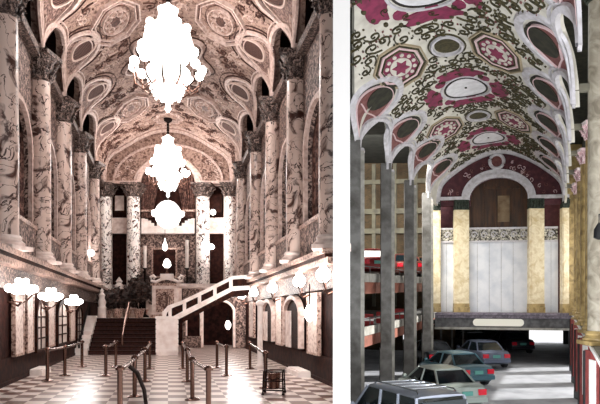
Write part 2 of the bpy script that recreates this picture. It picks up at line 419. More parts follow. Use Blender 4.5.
def scroll(V, mb, c, r, ang, hand, w, h, mi=0, turns=1.35, leaves=True, mi2=None):
    n = 20; pts = []; ws = []
    for i in range(n+1):
        f = i/n; rr = r*(1-.86*f); a = ang+hand*2*PI*turns*f
        pts.append((c[0]+rr*math.cos(a), c[1]+rr*math.sin(a))); ws.append(w*(1-.5*f))
    a0 = ang-hand*.9; tail = (c[0]+r*1.9*math.cos(a0), c[1]+r*1.9*math.sin(a0)); m_ = (c[0]+r*1.3*math.cos(ang-hand*.35), c[1]+r*1.3*math.sin(ang-hand*.35))
    pts = [tail, m_]+pts; ws = [w*.5, w]+ws
    V.band(mb, pts, ws, h, mi=mi)
    if leaves:
        for k in range(4):
            a = ang+hand*(.5+k*1.2); q = (c[0]+r*1.12*math.cos(a), c[1]+r*1.12*math.sin(a)); d = a+hand*.6; l = r*.34
            P = [(q[0], q[1]), (q[0]+l*.5*math.cos(d-.5), q[1]+l*.5*math.sin(d-.5)), (q[0]+l*math.cos(d), q[1]+l*math.sin(d)), (q[0]+l*.5*math.cos(d+.5), q[1]+l*.5*math.sin(d+.5))]
            V.fill(mb, P, h, mi if mi2 is None else mi2, rings=1)
def inside(shapes, p, pad=0):
    return any((abs(p[0]-c[0])/(ra+pad))**2+(abs(p[1]-c[1])/(rv+pad))**2 < 1 for c, ra, rv in shapes)

ORD = ['first','second','third','fourth','fifth','sixth','seventh']
# ============================================================ THE OLD LOBBY (left)
def Q1(px, py, v): return (px-168)*v/600, (314-py)*v/600
b = MB(); _p = [(-4.3*1-.303*9,9),(-.022*9,9),(-.022*14.45,14.45),(4.06-.303*14.45,14.45),(4.06-.303*36.5,36.5),(-4.3-.303*36.5,36.5)]
b.add([(x, y, 6+F1-.3+H1.kz*y) for x, y in _p]+[(x, y, 6+F1+H1.kz*y) for x, y in _p], [tuple(range(6))[::-1], tuple(range(6,12))]+[(i,(i+1)%6,6+(i+1)%6,6+i) for i in range(6)])
struct(b.build('floor', M['floor1']))
LZ = 1.5                                     # gallery ledge
V1 = Vault(H1, 0, [(3.82,7.8),(3.8,8.5),(3.7,9.05),(3.42,9.5),(2.95,9.82),(2.4,10.15),(1.7,10.55),(.85,10.9),(0,11.0)], [10.2,14.1,18.0,21.9,26.0,31.0], [10.2,14.1,18.0,21.9,26.0,31.0], 13.0, 36.1, 1.5)
ceil1 = struct(V1.shell(M['s_vault']).build('ceiling', M['s_vault'], smooth=60), 'carved sepia barrel vault of the old lobby')
def side_shell(side, v0):
    s = side
    b = MB(); b.hbox(H1, *sorted((s*5.2, s*5.5)), v0, 37.3, F1-.3, 12.0); return b
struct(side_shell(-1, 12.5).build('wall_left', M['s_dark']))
b = MB(); b.hbox(H1, -5.5, -5.2, 4.0, 12.5, F1-.3, 12.0); struct(b.build('wall_left', M['s_dark']))  # unseen side wall added up front to cut sky light into the lobby
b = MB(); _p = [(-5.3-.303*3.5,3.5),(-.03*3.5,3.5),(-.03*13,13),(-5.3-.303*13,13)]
b.add([(x, y, 6+9.0) for x, y in _p]+[(x, y, 6+9.3) for x, y in _p], [(3,2,1,0),(4,5,6,7)]+[(i,(i+1)%4,4+(i+1)%4,4+i) for i in range(4)]); struct(b.build('ceiling', M['s_dark']))  # unseen flat hood added over the front to hold back sky light
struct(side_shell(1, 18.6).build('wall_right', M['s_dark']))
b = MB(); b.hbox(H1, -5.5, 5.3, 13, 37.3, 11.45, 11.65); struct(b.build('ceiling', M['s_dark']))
# lower storey walls, ledges, frieze, dado
for s, nm, v0 in ((-1,'left',11.0),(1,'right',13.6)):
    R_ = lambda a, c: sorted((s*a, s*c))
    vc = v0 if s < 0 else 18.6
    b = MB(); b.hbox(H1, *R_(4.0,4.3), vc, 36, F1, 1.15)
    if s > 0: b.hbox(H1, 4.0, 4.06, v0, vc, F1, 1.15)
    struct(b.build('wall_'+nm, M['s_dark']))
    b = MB(); b.hbox(H1, *R_(3.5,5.2), vc, 36, 1.38, LZ)
    if s > 0: b.hbox(H1, 3.5, 4.1, v0, vc, 1.38, LZ)
    _w = 4.3 if s < 0 else 4.06
    b.hbox(H1, *R_(3.62,_w), v0, 36, 1.15, 1.3, 1); b.hbox(H1, *R_(3.56,_w), v0, 36, 1.3, 1.38, 2)
    struct(b.build('trim_1', [M['s_gold'], M['s_gold'], M['s_wood']]))
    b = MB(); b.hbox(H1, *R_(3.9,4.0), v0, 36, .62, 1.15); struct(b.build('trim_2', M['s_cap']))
    b = MB(); b.hbox(H1, *R_(3.93,4.0), v0, 36, F1, -1.08); b.hbox(H1, *R_(3.9,3.93), v0, 36, F1, F1+.1); struct(b.build('baseboard_'+nm, M['s_wood']))
    # gallery screens: one arch per bay behind the columns
    vs_ = [14.1,18.0,21.9,26.0,31.0,35.9]
    if s < 0: vs_ = [10.2]+vs_
    fm = lambda a, d, z: H1.P(s*d, a, z)
    ops = [((a+c)/2, (c-a)/2-.75, LZ, 4.6, 1.1) for a, c in zip(vs_, vs_[1:])]
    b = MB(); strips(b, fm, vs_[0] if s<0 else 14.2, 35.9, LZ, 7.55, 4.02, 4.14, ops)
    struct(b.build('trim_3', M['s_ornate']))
    b = MB()
    for c, hw, zb, zs, rise in ops:
        archband(b, fm, c, hw, zs, rise, .13, 3.9, 4.02, legs=3.0); archband(b, fm, c, hw+.3, zs, rise+.12, .07, 3.94, 4.02)
    struct(b.build('trim_4', M['s_rib'], smooth=30))
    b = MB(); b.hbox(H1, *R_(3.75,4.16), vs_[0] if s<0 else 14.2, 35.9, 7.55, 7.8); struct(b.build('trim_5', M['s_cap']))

# ---- vault relief
rib = MB(); cols1 = [14.1,18.0,21.9,26.0,31.0]
def lun_band(V, mb, side, cols, w, h, off=0):
    for a, c in zip(cols, cols[1:]):
        hb = (c-a)/2; pts = []
        for i in range(25):
            t = PI*i/24; v = (a+c)/2-(hb-off*.6)*math.cos(t)
            z = V.zs+V.rise*math.sin(t); q = V.Q-V.arc_of_z(z)-w*.45-off*math.sin(t); pts.append((side*q, v))
        V.band(mb, pts, w, h)
for s in (-1, 1): lun_band(V1, rib, s, V1.cl, .2, .1); lun_band(V1, rib, s, V1.cl, .07, .07, off=.26)
for v in (35.85,): V1.band(rib, [(a/10, v) for a in range(-int(V1.Q*10), int(V1.Q*10)+1)], .3, .12)
V1.band(rib, [(a/10, 35.2) for a in range(-int(V1.Q*10), int(V1.Q*10)+1)], .12, .08)
rib.build('rib', M['s_rib'], ceil1, smooth=50)
L1 = V1.arc_of_z(9.52)
for s in (-1, 1):
    for v in cols1:
        ring = MB()
        V1.band(ring, tear(V1, s, v, 1.18, L1), .22, .09, True); V1.band(ring, tear(V1, s, v, 1.18, L1, f=.8), .07, .08, True)
        t = ring.build('teardrop_moulding', M['s_rib'], ceil1, smooth=50)
        p = MB(); V1.band(p, tear(V1, s, v, 1.18, L1, f=.88), .05, .05, True); V1.band(p, tear(V1, s, v, 1.18, L1, f=1.1), .05, .04, True); V1.band(p, tear(V1, s, v, 1.18, L1, f=1.24), .03, .04, True); p.build('dark_groove', M['s_line'], t)
        p = MB(); V1.fill(p, tear(V1, s, v, 1.18, L1, f=.77), .03, rings=8, c=(s*(V1.Q-L1*.8), v)); p.build('carved_panel', M['s_panel'], t)
        p = MB(); e = ell((s*(V1.Q-L1-.32), v), .56, .56); V1.fill(p, e, .06); g = p.build('oval_grille', M['s_grille'], t)
        p = MB(); V1.band(p, e, .12, .1, True); V1.band(p, [(s*(V1.Q-L1*.55), v-.14), (s*(V1.Q-L1*.45), v), (s*(V1.Q-L1*.55), v+.14), (s*(V1.Q-L1*.65), v)], .06, .09, True); p.build('grille_rim', M['s_scroll_l'], g, smooth=50)
ex = [((0, 25.8), 2.1, 2.6), ((0,18.2),1.9,1.6), ((0,33.6), 1.0, 1.0)]
for vv in (17.2, 21.4, 30.4):
    for s in (-1, 1):
        c = (s*2.0, vv); ex.append((c, 1.12, 1.5)); octo = lambda k: [(c[0]+1.02*k*math.cos(PI/8+PI/4*i), c[1]+1.45*k*math.sin(PI/8+PI/4*i)) for i in range(8)]
        p = MB(); V1.band(p, poly_dense(octo(1)), .1, .12, True); V1.band(p, poly_dense(octo(.84)), .07, .09, True); V1.band(p, ell(c, .5, .8), .07, .08, True)
        for k in range(8):
            an = PI/4*k; V1.band(p, ell((c[0]+.3*math.cos(an), c[1]+.5*math.sin(an)), .12, .16, 8), .04, .06, True)
        t = p.build('octagon_moulding', M['s_rib'], ceil1, smooth=40)
        p = MB(); V1.band(p, poly_dense(octo(.93)), .06, .03, True); V1.band(p, ell(c, .62, .95), .04, .03, True); V1.fill(p, ell(c, .2, .3, 12), .05); p.build('dark_groove', M['s_scroll'], t)
# big lobed medallion over the chandelier, smaller ones fore and aft
for cv, sa, sv in ((25.8,1.75,2.5),(33.4,.75,.9),(17.6,1.5,1.5)):
    lob = [(sa*(1+.13*math.cos(8*a))*math.cos(a), cv+sv*(1+.13*math.cos(8*a))*math.sin(a)) for a in [2*PI*i/96 for i in range(96)]]
    p = MB(); V1.band(p, lob, .13, .14, True); V1.band(p, [(q[0]*.8, cv+(q[1]-cv)*.8) for q in lob], .06, .08, True); t = p.build('lobed_medallion', M['s_rib'], ceil1, smooth=40)
    p = MB(); V1.band(p, [(q[0]*.92, cv+(q[1]-cv)*.92) for q in lob], .12, .04, True); V1.band(p, [(q[0]*1.08, cv+(q[1]-cv)*1.08) for q in lob], .08, .03, True); p.build('dark_groove', M['s_line'], t)
for s in (-1, 1):
    for v in cols1: ex.append(((s*(V1.Q-L1+.0), v), 1.35, 1.35))
p = MB(); rnd = random.Random(3); step = .5; v = 15.5; i = 0
while v < 35:
    a = -4.6
    while a < 4.6:
        c = (a+rnd.uniform(-.12,.12)+(.3 if i%2 else 0), v+rnd.uniform(-.12,.12))
        q = V1.Q-abs(c[0]); z = V1.uz(c[0])[1]
        if not inside(ex, c, .22) and z > V1.zlow(c[1], V1.cl)+.45:
            scroll(V1, p, c, rnd.uniform(.15,.21), rnd.uniform(0,6.28), rnd.choice((-1,1)), .045, .055, mi=(0 if rnd.random()<.5 else 1))
        a += step
    v += step*.95; i += 1
p.build('scrollwork', [M['s_scroll'], M['s_scroll_l']], ceil1)

# ---- marble columns
def column_parts(root, h, r, shaft, capm, caph=.75, base=.35, square=False):
    n = 28
    b = MB()
    b.box(-r*1.45, r*1.45, -r*1.45, r*1.45, 0, .1)
    b.lathe([(r*1.4,.1),(r*1.42,.16),(r*1.3,.2),(r*1.15,.24),(r*1.22,.29),(r*1.1,base)], n)
    b.build('column_base', M['s_stone'] if shaft in (M['s_marble'], M['s_marble2']) else M['c_yellow2'], root, smooth=40)
    b = MB(); b.lathe([(r*1.02,base),(r*1.0,base+.1),(r*1.0,h*.4),(r*.93,h-caph)], n); b.build('shaft', shaft, root, smooth=40)
    b = MB(); b.lathe([(r*.95,h-caph),(r*1.1,h-caph+.04),(r*.98,h-caph+.08),(r*1.0,h-caph*.6),(r*1.25,h-caph*.35),(r*1.2,h-caph*.3),(r*1.5,h-.12)], n)
    for t in range(2):
        for k in range(8):
            a = PI/4*k+t*PI/8; rr = r*(1.05+.22*t); z0 = h-caph+.08+t*caph*.3
            b.tube([(rr*math.cos(a), rr*math.sin(a), z0), (rr*1.15*math.cos(a), rr*1.15*math.sin(a), z0+caph*.2), (rr*1.4*math.cos(a), rr*1.4*math.sin(a), z0+caph*.3), (rr*1.45*math.cos(a), rr*1.45*math.sin(a), z0+caph*.22)], [r*.16,r*.18,r*.14,r*.08], 5)
    b.box(-r*1.5, r*1.5, -r*1.5, r*1.5, h-.12, h)
    b.build('capital', capm, root, smooth=35)
proto = None
for s, sn in ((-1,'left'),(1,'right')):
    for i, v in enumerate(cols1):
        lab = 'marbled column on the %s gallery ledge of the sepia lobby, %s from the front' % (sn, ORD[i])
        if proto is None:
            proto = thing('marble_column', lab, 'column', H1.P(s*3.85, v, LZ), 0, 'marbled gallery columns of the sepia lobby'); column_parts(proto, 7.8-LZ, .31, M['s_marble'], M['s_cap'], .85); c = proto
        else: c = dup(proto, H1.P(s*3.85, v, LZ), rz=(i*1.9+s)*.7, label=lab)
        c.rotation_euler[2] = (i*2+(s>0))*PI/2
# ---- gallery parapet panels
for s, sn in ((-1,'left'),(1,'right')):
    vs_ = [14.1,18.0,21.9,26.0,31.0,35.9]
    for i, (a, c) in enumerate(zip(vs_, vs_[1:])):
        t = thing('parapet_panel', 'pierced ornate parapet panel of the %s gallery in the sepia lobby, %s from the front' % (sn, ORD[i]), 'parapet', (0,0,0), 0, 'gallery parapet panels of the sepia lobby')
        b = MB(); b.hbox(H1, *sorted((s*3.86, s*3.96)), a+.45, c-.45, LZ+.12, LZ+.95); b.build('panel', M['s_ornate'], t)
        b = MB(); b.hbox(H1, *sorted((s*3.82, s*3.99)), a+.42, c-.42, LZ+.95, LZ+1.06); b.build('rail', M['s_gold'], t)
        b = MB(); b.hbox(H1, *sorted((s*3.8, s*3.99)), a+.42, c-.42, LZ, LZ+.12); b.build('plinth', M['s_wood'], t)
# curtains in gallery arches
for s, sn in ((-1,'left'),(1,'right')):
    for i, (a, c) in enumerate(zip(cols1, cols1[1:])):
        b = MB(); n = 40; P = []
        for k in range(n+1):
            v = a+.55+(c-a-1.1)*k/n; u = s*((4.8 if (s < 0 or i) else 4.2)+.04*math.sin(k*1.3)); P.append((u, v))
        for (u, v), (u2, v2) in zip(P, P[1:]):
            b.hexa([H1.P(u,v,LZ+.02), H1.P(u2,v2,LZ+.02), H1.P(u2+.03*s,v2,LZ+.02), H1.P(u+.03*s,v,LZ+.02), H1.P(u,v,6), H1.P(u2,v2,6), H1.P(u2+.03*s,v2,6), H1.P(u+.03*s,v,6)])
        tag(b.build('gallery_curtain', M['s_curtain']), 'dark hanging curtain behind the %s gallery arch of the sepia lobby, %s from the front' % (sn, ORD[i]), 'curtain', 'gallery curtains of the sepia lobby')

# ---- end wall
VE = 36.0
fe = lambda a, d, z: H1.P(a, d, z)
top1 = lambda a: max(7.8, V1.z_at(a))+.02
b = MB(); strips(b, fe, -3.8, 3.8, 7.8, top1, VE, VE+.3, [(0, 1.62, 7.8, 7.8, 1.45)]); struct(b.build('wall_back', M['s_vault']))
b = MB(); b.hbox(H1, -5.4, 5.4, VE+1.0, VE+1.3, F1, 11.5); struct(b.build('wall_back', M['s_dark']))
b = MB(); b.hbox(H1, -4.0, 4.0, VE-.35, VE+1.0, -.25, .9)
for s in (-1,1):
    b.hbox(H1, *sorted((s*1.7, s*2.45)), VE+.35, VE+.8, .9, 7.8); b.hbox(H1, *sorted((s*3.4, s*4.3)), VE+.35, VE+.8, .9, 7.8)
    b.hbox(H1, *sorted((s*2.45, s*3.4)), VE+.45, VE+.7, 4.9, 5.85)
struct(b.build('wall_back', M['s_stone']))
b = MB(); archband(b, fe, 0, 1.62, 7.8, 1.45, .3, VE-.15, VE); archband(b, fe, 0, 1.98, 7.8, 1.5, .1, VE-.1, VE)
for s in (-1,1): b.hbox(H1, *sorted((s*1.7, s*4.0)), VE-.25, VE+.6, 7.8, 7.95)
archband(b, fe, 0, 3.2, 7.9, 2.2, .12, VE-.1, VE)
struct(b.build('trim_6', M['s_rib'], smooth=40))
b = MB(); rn = random.Random(5)
for s in (-1,1):                              # relief leaves on the tympanum
    for k in range(26):
        a = s*rn.uniform(2.05,3.15); z = rn.uniform(8.05, 9.0+.5*(3.2-abs(a))); r = rn.uniform(.08,.17)
        b.tube([(H1.P(a+r*math.cos(t*.5)*(1-t/16), VE-.03, z+r*math.sin(t*.5)*(1-t/16))) for t in range(12)], .028, 5, mi=k%2)
struct(b.build('trim_7', [M['s_scroll'], M['s_scroll_l']]))
pe = None
for i, (px, lb) in enumerate(((105,'outer left'),(133.5,'inner left'),(203,'inner right'),(231.5,'outer right'))):
    lab = 'pale marble column with dark leaf-like veins on the end wall of the sepia lobby, %s of four' % lb
    loc = H1.P((px-168)*VE/600, VE-.02, .9)
    if pe is None:
        pe = thing('veined_column', lab, 'column', loc, 0, 'end wall columns of the sepia lobby'); column_parts(pe, 6.9, .4, M['s_marble2'], M['s_cap'], .8)
    else: dup(pe, loc, rz=i*PI/2, label=lab)
# end wall dressings
for s, sn in ((-1,'left'),(1,'right')):
    t = thing('tied_curtain', 'heavy patterned drape hanging on the %s side of the central end arch' % sn, 'curtain', (0,0,0), 0, 'drapes of the end arch')
    b = MB(); N = 26
    for k in range(N):
        def row(kk, z):
            f = kk/N; wdt = .75+.55*max(0,(z-6.2)/2.6)**1.3; u = s*(1.62-f*wdt); return u, VE+.42+.05*math.sin(kk*1.7)
        for j in range(6):
            za, zb = 5.85+j*.55, 5.85+(j+1)*.55
            (u1,d1),(u2,d2),(u3,d3),(u4,d4) = row(k,za), row(k+1,za), row(k+1,zb), row(k,zb)
            b.hexa([H1.P(u1,d1,za), H1.P(u2,d2,za), H1.P(u2,d2+.04,za), H1.P(u1,d1+.04,za), H1.P(u4,d4,zb), H1.P(u3,d3,zb), H1.P(u3,d3+.04,zb), H1.P(u4,d4+.04,zb)])
    b.build('drape', M['s_curtain'], t)
    b = MB(); b.hbox(H1, *sorted((s*.9, s*1.65)), VE+.3, VE+.4, 6.2, 6.32); b.build('tieback', M['s_gold'], t)
b = MB(); b.hbox(H1, -1.6, 1.6, VE+.1, VE+.5, 4.85, 5.3)
for k in range(17):
    a = -1.5+3*k/16; zt = 5.3+.45*abs(math.cos(k*PI/8))
    b.hbox(H1, a-.1, a+.1, VE+.1, VE+.5, 5.3, zt)
tag(b.build('balcony_front', M['s_white']), 'white scalloped balcony front under the lit chandelier on the end wall', 'balcony')
t = thing('tapestry', 'dark ornate wall hanging below the white balcony front of the end wall', 'wall hanging', (0,0,0))
b = MB(); b.hbox(H1, -1.65, 1.65, VE+.5, VE+.6, .9, 4.85); b.build('cloth', M['s_ornate'], t)
b = MB(); b.hbox(H1, -.9, .45, VE+.3, VE+.5, 2.3, 3.9); b.build('dark_centre', M['s_dark'], t)
b = MB()
for u0,u1,z0,z1 in ((-1.0,-.9,2.2,4.0),(.45,.55,2.2,4.0),(-.9,.45,2.2,2.3),(-.9,.45,3.9,4.0)): b.hbox(H1, u0,u1,VE+.28,VE+.5,z0,z1)
b.build('frame', M['s_gold'], t)
for s, sn in ((-1,'left'),(1,'right')):
    t = thing('framed_picture', 'small framed picture high in the dark niche between the %s pair of end columns' % sn, 'picture', H1.P(s*2.93, VE+.6, 6.2), 0, 'pictures between the end columns')
    b = MB(); b.box(-.36,.36,-.06,0,0,1.1); b.box(-.27,.27,-.08,-.05,.1,1.0,1); b.build('picture_frame', [M['s_wood'], M['s_stone'] if s<0 else M['s_dark']], t)
def urn(root, k=1.0):
    b = MB(); b.lathe([(.18*k,0),(.18*k,.06*k),(.07*k,.12*k),(.06*k,.25*k),(.2*k,.45*k),(.27*k,.7*k),(.24*k,.85*k),(.13*k,.95*k),(.2*k,1.05*k)], 20); b.build('urn_body', M['s_white'], root, smooth=50)
    b = MB(); b.lathe([(.2*k,1.05*k),(.1*k,1.2*k),(.02,1.32*k)], 16); b.build('lid', M['s_white'], root, smooth=50)
    for s in (-1,1):
        b = MB(); b.tube([(s*.24*k,0,.8*k),(s*.36*k,0,.85*k),(s*.36*k,0,.65*k),(s*.24*k,0,.58*k)], .025*k, 6); b.build('handle', M['s_white'], root)
t = thing('urn', 'white lidded urn in the niche between the left pair of end columns', 'urn', H1.P(-2.93, VE+.0, .9), 0); urn(t, 1.0)
for i,(px,py,lb) in enumerate(((91,253,'left of the outer left end column'),(213.5,211,'upper one between the right pair of end columns'),(212,246,'lower one between the right pair of end columns'))):
    u, z = Q1(px, py, VE-.5); 
    if i == 0: u += .0
    vv = 30.2 if i == 0 else VE-.1
    if i == 0: u, z = Q1(px, py, vv)
    t = thing('globe_sconce', 'glowing globe wall lamp, '+lb, 'lamp', H1.P(u, vv, z), 0, 'globe lamps at the end wall'); lamp('globe_light', 'POINT', H1.P(u, vv-.6, z), 70, (1,.96,.93), .3)
    b = MB(); b.ball((0,0,0), .17, 14); b.build('globe', M['s_glow'], t, smooth=True)
    b = MB(); b.tube([(0,0,-.15),(0,.1,-.3),(0,.4,-.3)], .03, 6); b.build('bracket', M['s_brass'], t)

# ---- grand stair and landing
def hb(name, m, *a, parent=None):
    b = MB(); b.hbox(H1, *a); return b.build(name, m, parent)
struct(hb('floor', M['s_stone'], -4.0, .42, 29.0, VE-.35, F1, -.2))
st = thing('staircase', 'wide dark-carpeted staircase rising to the planted landing', 'staircase', (0,0,0))
n = 9; 
b = MB(); b2 = MB()
for k in range(n):
    z1 = F1+(k+1)*(-.2-F1)/n; v0 = 25.5+k*3.5/n
    b.hbox(H1, -3.4, -.5, v0, 29.0, F1+k*(-.2-F1)/n, z1-.001 if k<n-1 else z1); b2.hbox(H1, -3.38, -.52, v0-.02, v0, z1-.05, z1+.004)
b.build('carpeted_steps', M['s_carpet'], st); b2.build('nosing', M['s_wood'], st)
b = MB()
for k in range(n):
    z1 = F1+(k+1)*(-.2-F1)/n; v0 = 25.5+k*3.5/n
    b.hbox(H1, -3.92, -3.4, v0-.25, 29.0, F1+(k*(-.2-F1)/n), z1+.12)
b.build('side_wall', M['s_white'], st)
b = MB(); b.hbox(H1, -.5, .42, 25.3, 29.0, F1, -.2)
for k in range(7): b.hbox(H1, -.52, .44, 25.27, 25.3, F1+.12+k*.2, F1+.28+k*.2)
b.hbox(H1, -.54, .47, 25.2, 29.0, -.2, -.1); b.build('pier', M['s_white'], st)
b = MB()
b.tube([H1.P(-2.0,26.2,-.95), H1.P(-1.9,29.0,.55)], .045, 8); b.tube([H1.P(-2.0,26.2,F1+.3), H1.P(-2.0,26.2,-.9)], .045, 8); b.tube([H1.P(-1.9,28.9,-.2), H1.P(-1.9,28.9,.5)], .04, 8)
b.build('centre_handrail', M['s_brass'], st, smooth=40)
b = MB(); b.tube([H1.P(-3.75,25.3,-1.2), H1.P(-3.8,29.0,.55)], .045, 8); b.tube([H1.P(-3.75,25.3,F1+.1), H1.P(-3.75,25.3,-1.15)], .04, 8); b.tube([H1.P(-3.8,28.9,-.2), H1.P(-3.8,28.9,.5)], .04, 8); b.build('side_handrail', M['s_black'], st, smooth=40)
# flying stair to the right gallery
fl = thing('flying_staircase', 'white balustraded stair slanting up to the right gallery', 'staircase', (0,0,0))
VB = 26.6; qq = lambda px, py: Q1(px, py, VB)
def strip_poly(mb, top, bot, v0, v1, mi=0):
    for (a, c), (d, e) in zip(zip(top, bot), zip(top[1:], bot[1:])):
        P = [c, e, None, None, a, d]
        mb.hexa([H1.P(c[0],v0,c[1]), H1.P(e[0],v0,e[1]), H1.P(e[0],v1,e[1]), H1.P(c[0],v1,c[1]), H1.P(a[0],v0,a[1]), H1.P(d[0],v0,d[1]), H1.P(d[0],v1,d[1]), H1.P(a[0],v1,a[1])], mi)
tp = [qq(*p) for p in ((162.5,319),(164,310),(168,305.5),(175,303),(182,300.5),(207,288.5),(232,276),(250,274.5))]
tb = [qq(*p) for p in ((165.5,319),(167,313),(170,309),(176,306.5),(183,304),(208,292),(232.5,279.5),(250,278))]
bt = [qq(*p) for p in ((164,324),(167,321),(172,317),(182,311.5),(207,299),(232,286.5),(250,285.5))]
bb_ = [qq(*p) for p in ((164,329),(168,328),(174,321.5),(183,317),(208,304),(232.5,291),(250,289.5))]
b = MB(); strip_poly(b, tp, tb, VB, VB+.18); b.build('handrail', M['s_white'], fl)
b = MB(); strip_poly(b, bt, bb_, VB, VB+.18); b.build('string_course', M['s_white'], fl)
for px, yt, yb in ((163.7,311,327),(170,306,322),(184.5,301,315),(199.5,294,308),(215,286,300),(231,278,290)):
    (u, z1), (_, z0) = qq(px, yt), qq(px, yb); wd = .075 if px > 165 else .06
    b = MB(); b.hbox(H1, u-wd, u+wd, VB+.01, VB+.17, z0, z1); b.build('baluster_pier', M['s_white'], fl)
b = MB(); strip_poly(b, [qq(*p) for p in ((166,309),(175,305),(183,302),(207,290),(232,278),(250,277))], [qq(*p) for p in ((166,323),(175,317),(183,312.5),(207,300),(232,288),(250,287))], VB+.07, VB+.12); b.build('infill_panel', M['s_wood'], fl)
b = MB(); strip_poly(b, [qq(*p) for p in ((168,328),(174,321.5),(183,317),(208,304),(232.5,291),(250,289.5))], [qq(*p) for p in ((168,330),(174,327),(183,322.5),(208,309),(232.5,297),(250,295))], VB+.02, VB+2.0); b.build('soffit', M['s_wood'], fl)
struct(hb('floor', M['s_stone'], .42, 4.0, VB+2.0, 30.5, 1.3, 1.45))
b = MB(); strips(b, fe, .75, 3.95, F1, 1.3, 30.5, 30.8, [(2.55,.75,F1,.1,.55),(1.3,.32,F1+.6,-.1,.3)]); archband(b, fe, 2.55, .75, .1, .55, .12, 30.4, 30.5, legs=1.8, mi=1); archband(b, fe, 1.3, .32, -.1, .3, .08, 30.42, 30.5, legs=1.0, mi=1)
struct(b.build('wall_back', [M['s_ornate'], M['s_stone']]))
struct(hb('wall_back', M['s_dark'], .42, 4.2, 33.5, 33.8, F1, 1.3))

# ---- on the landing
cab = thing('carved_cabinet', 'pale carved cabinet with scrolled top at the head of the stair pier', 'cabinet', H1.P(-.05, 29.9, -.2), 0)
b = MB(); b.box(-.65,.65,-.3,.3,0,1.65); b.box(-.72,.72,-.36,.34,0,.18,1); b.box(-.72,.72,-.36,.34,1.6,1.72,1); b.build('body', [M['s_stone'], M['s_gold']], cab)
b = MB(); b.box(-.45,.45,-.34,-.29,.3,1.45)
for k in range(6): b.tube([((.2+.15*math.cos(k))*math.cos(t*.6+k), -.35, .85+(.3+.1*k*.3)*math.sin(t*.6+k)) for t in range(9)], .02, 5, mi=1)
b.build('carved_panel', [M['s_gold'], M['s_scroll']], cab)
b = MB()
for s in (-1,1):
    b.tube([(s*(.12+.0),0,1.95),(s*.3,0,1.92),(s*.55,0,1.8),(s*.78,0,1.86),(s*.82,0,2.05),(s*.68,0,2.12),(s*.58,0,2.02),(s*.66,0,1.95)], .075, 8)
b.box(-.3,.3,-.12,.12,1.9,2.2); b.build('scrolled_pediment', M['s_white'], cab, smooth=40)
for i,(px,py,lb) in enumerate(((165.5,262,'glowing candle lamp standing on the carved cabinet'),)):
    u, z = Q1(px, py, 30.2)
    t = thing('candle_lamp', lb, 'lamp', H1.P(-.05,29.9,2.0), 0)
    b = MB(); b.lathe([(.12,0),(.05,.05),(.03,.25),(.08,.3)], 12); b.build('stem', M['s_brass'], t)
    b = MB(); b.lathe([(.08,.3),(.2,.42),(.16,.6),(.05,.75)], 12); b.build('shade', M['s_glow'], t, smooth=True)
t = thing('hanging_lantern', 'small pointed glowing lantern in front of the tapestry', 'lantern', H1.P(-.18, VE-.3, 4.0), 0)
b = MB(); b.lathe([(.02,.5),(.05,.3),(.16,0),(.12,-.15),(.02,-.25)][::-1], 10); b.build('lantern_glass', M['s_glow'], t)
b = MB(); b.tube([(0,0,.45),(0,0,1.0)], .015, 5); b.build('chain', M['s_black'], t)
for px, py0, py1, lb in ((145,246,268,'left'),(187,240,268,'right')):
    u, z0 = Q1(px, py1, 34.5); _, z1 = Q1(px, py0, 34.5)
    t = thing('tall_candle', 'tall pale candle on a dark stand, %s of the carved cabinet' % lb, 'candle', H1.P(u, 34.5, -.2), 0, 'tall candles beside the cabinet')
    b = MB(); b.lathe([(.25,0),(.22,.08),(.05,.2),(.05,z0+.1),(.14,z0+.15),(.14,z0+.2)], 12); b.build('stand', M['s_black'], t, smooth=40)
    b = MB(); b.lathe([(.09,z0+.2),(.09,z1+.2)], 12); b.build('wax', M['s_white'], t, smooth=40)
def plant(root, R, h0, h1, n, rs, pot=True, leaf=.24):
    r = random.Random(rs); b = MB()
    for k in range(n):
        a = r.uniform(0,6.28); el = math.asin(r.uniform(-.75,1)); rad = R*r.uniform(.35,1)**.6
        p = Vector((rad*math.cos(a)*math.cos(el), rad*math.sin(a)*math.cos(el), (h0+h1)/2+(h1-h0)/2*math.sin(el)*r.uniform(.5,1)))
        d = Vector((r.uniform(-1,1), r.uniform(-1,1), r.uniform(-.6,1))).normalized(); q = d.orthogonal().normalized()*leaf*.35
        e = d*leaf*r.uniform(.8,1.5); nn = d.cross(q).normalized()*leaf*.08
        b.add([p, p+e*.5+q, p+e, p+e*.5-q, p+e*.5+nn], [(0,1,4),(1,2,4),(2,3,4),(3,0,4)])
    b.build('foliage', M['s_leaf'], root)
    b = MB()
    for k in range(5):
        a = k*1.3; b.tube([(0,0,.25),(.1*math.cos(a),.1*math.sin(a),h0),(R*.5*math.cos(a),R*.5*math.sin(a),(h0+h1)/2)], [.04,.03,.015], 5)
    b.build('stem', M['s_black'], root)
    if pot:
        b = MB(); b.lathe([(.18,0),(.28,.4),(.31,.42),(.31,.48),(.26,.46)], 16); b.build('pot', M['s_gold'], root, smooth=40)
for i,(px,v,R,h0,h1,lb) in enumerate(((107,31.5,.42,.4,1.3,'bushy potted plant at the left end of the landing'),(117,31,.62,.4,1.5,'broad dark potted shrub left of the middle of the landing'),(139,30.5,.62,.55,2.0,'tall dark potted shrub near the right of the stair head'),(143,34.8,.5,1.0,2.6,'dark potted plant behind the stair, left of the cabinet'),(189,34.8,.5,.7,2.2,'dark potted plant right of the carved cabinet'),(127,33.5,.6,.4,1.5,'low dark potted plant at the back of the landing'))):
    t = thing('potted_shrub', lb, 'plant', H1.P((px-168)*v/600, v, -.2), 0, 'potted plants on the landing'); plant(t, R, h0, h1, 420, 20+i)
t = thing('statuette', 'small pale statuette among the plants on the landing', 'statue', H1.P((102-168)*30.2/600, 30.2, -.2))
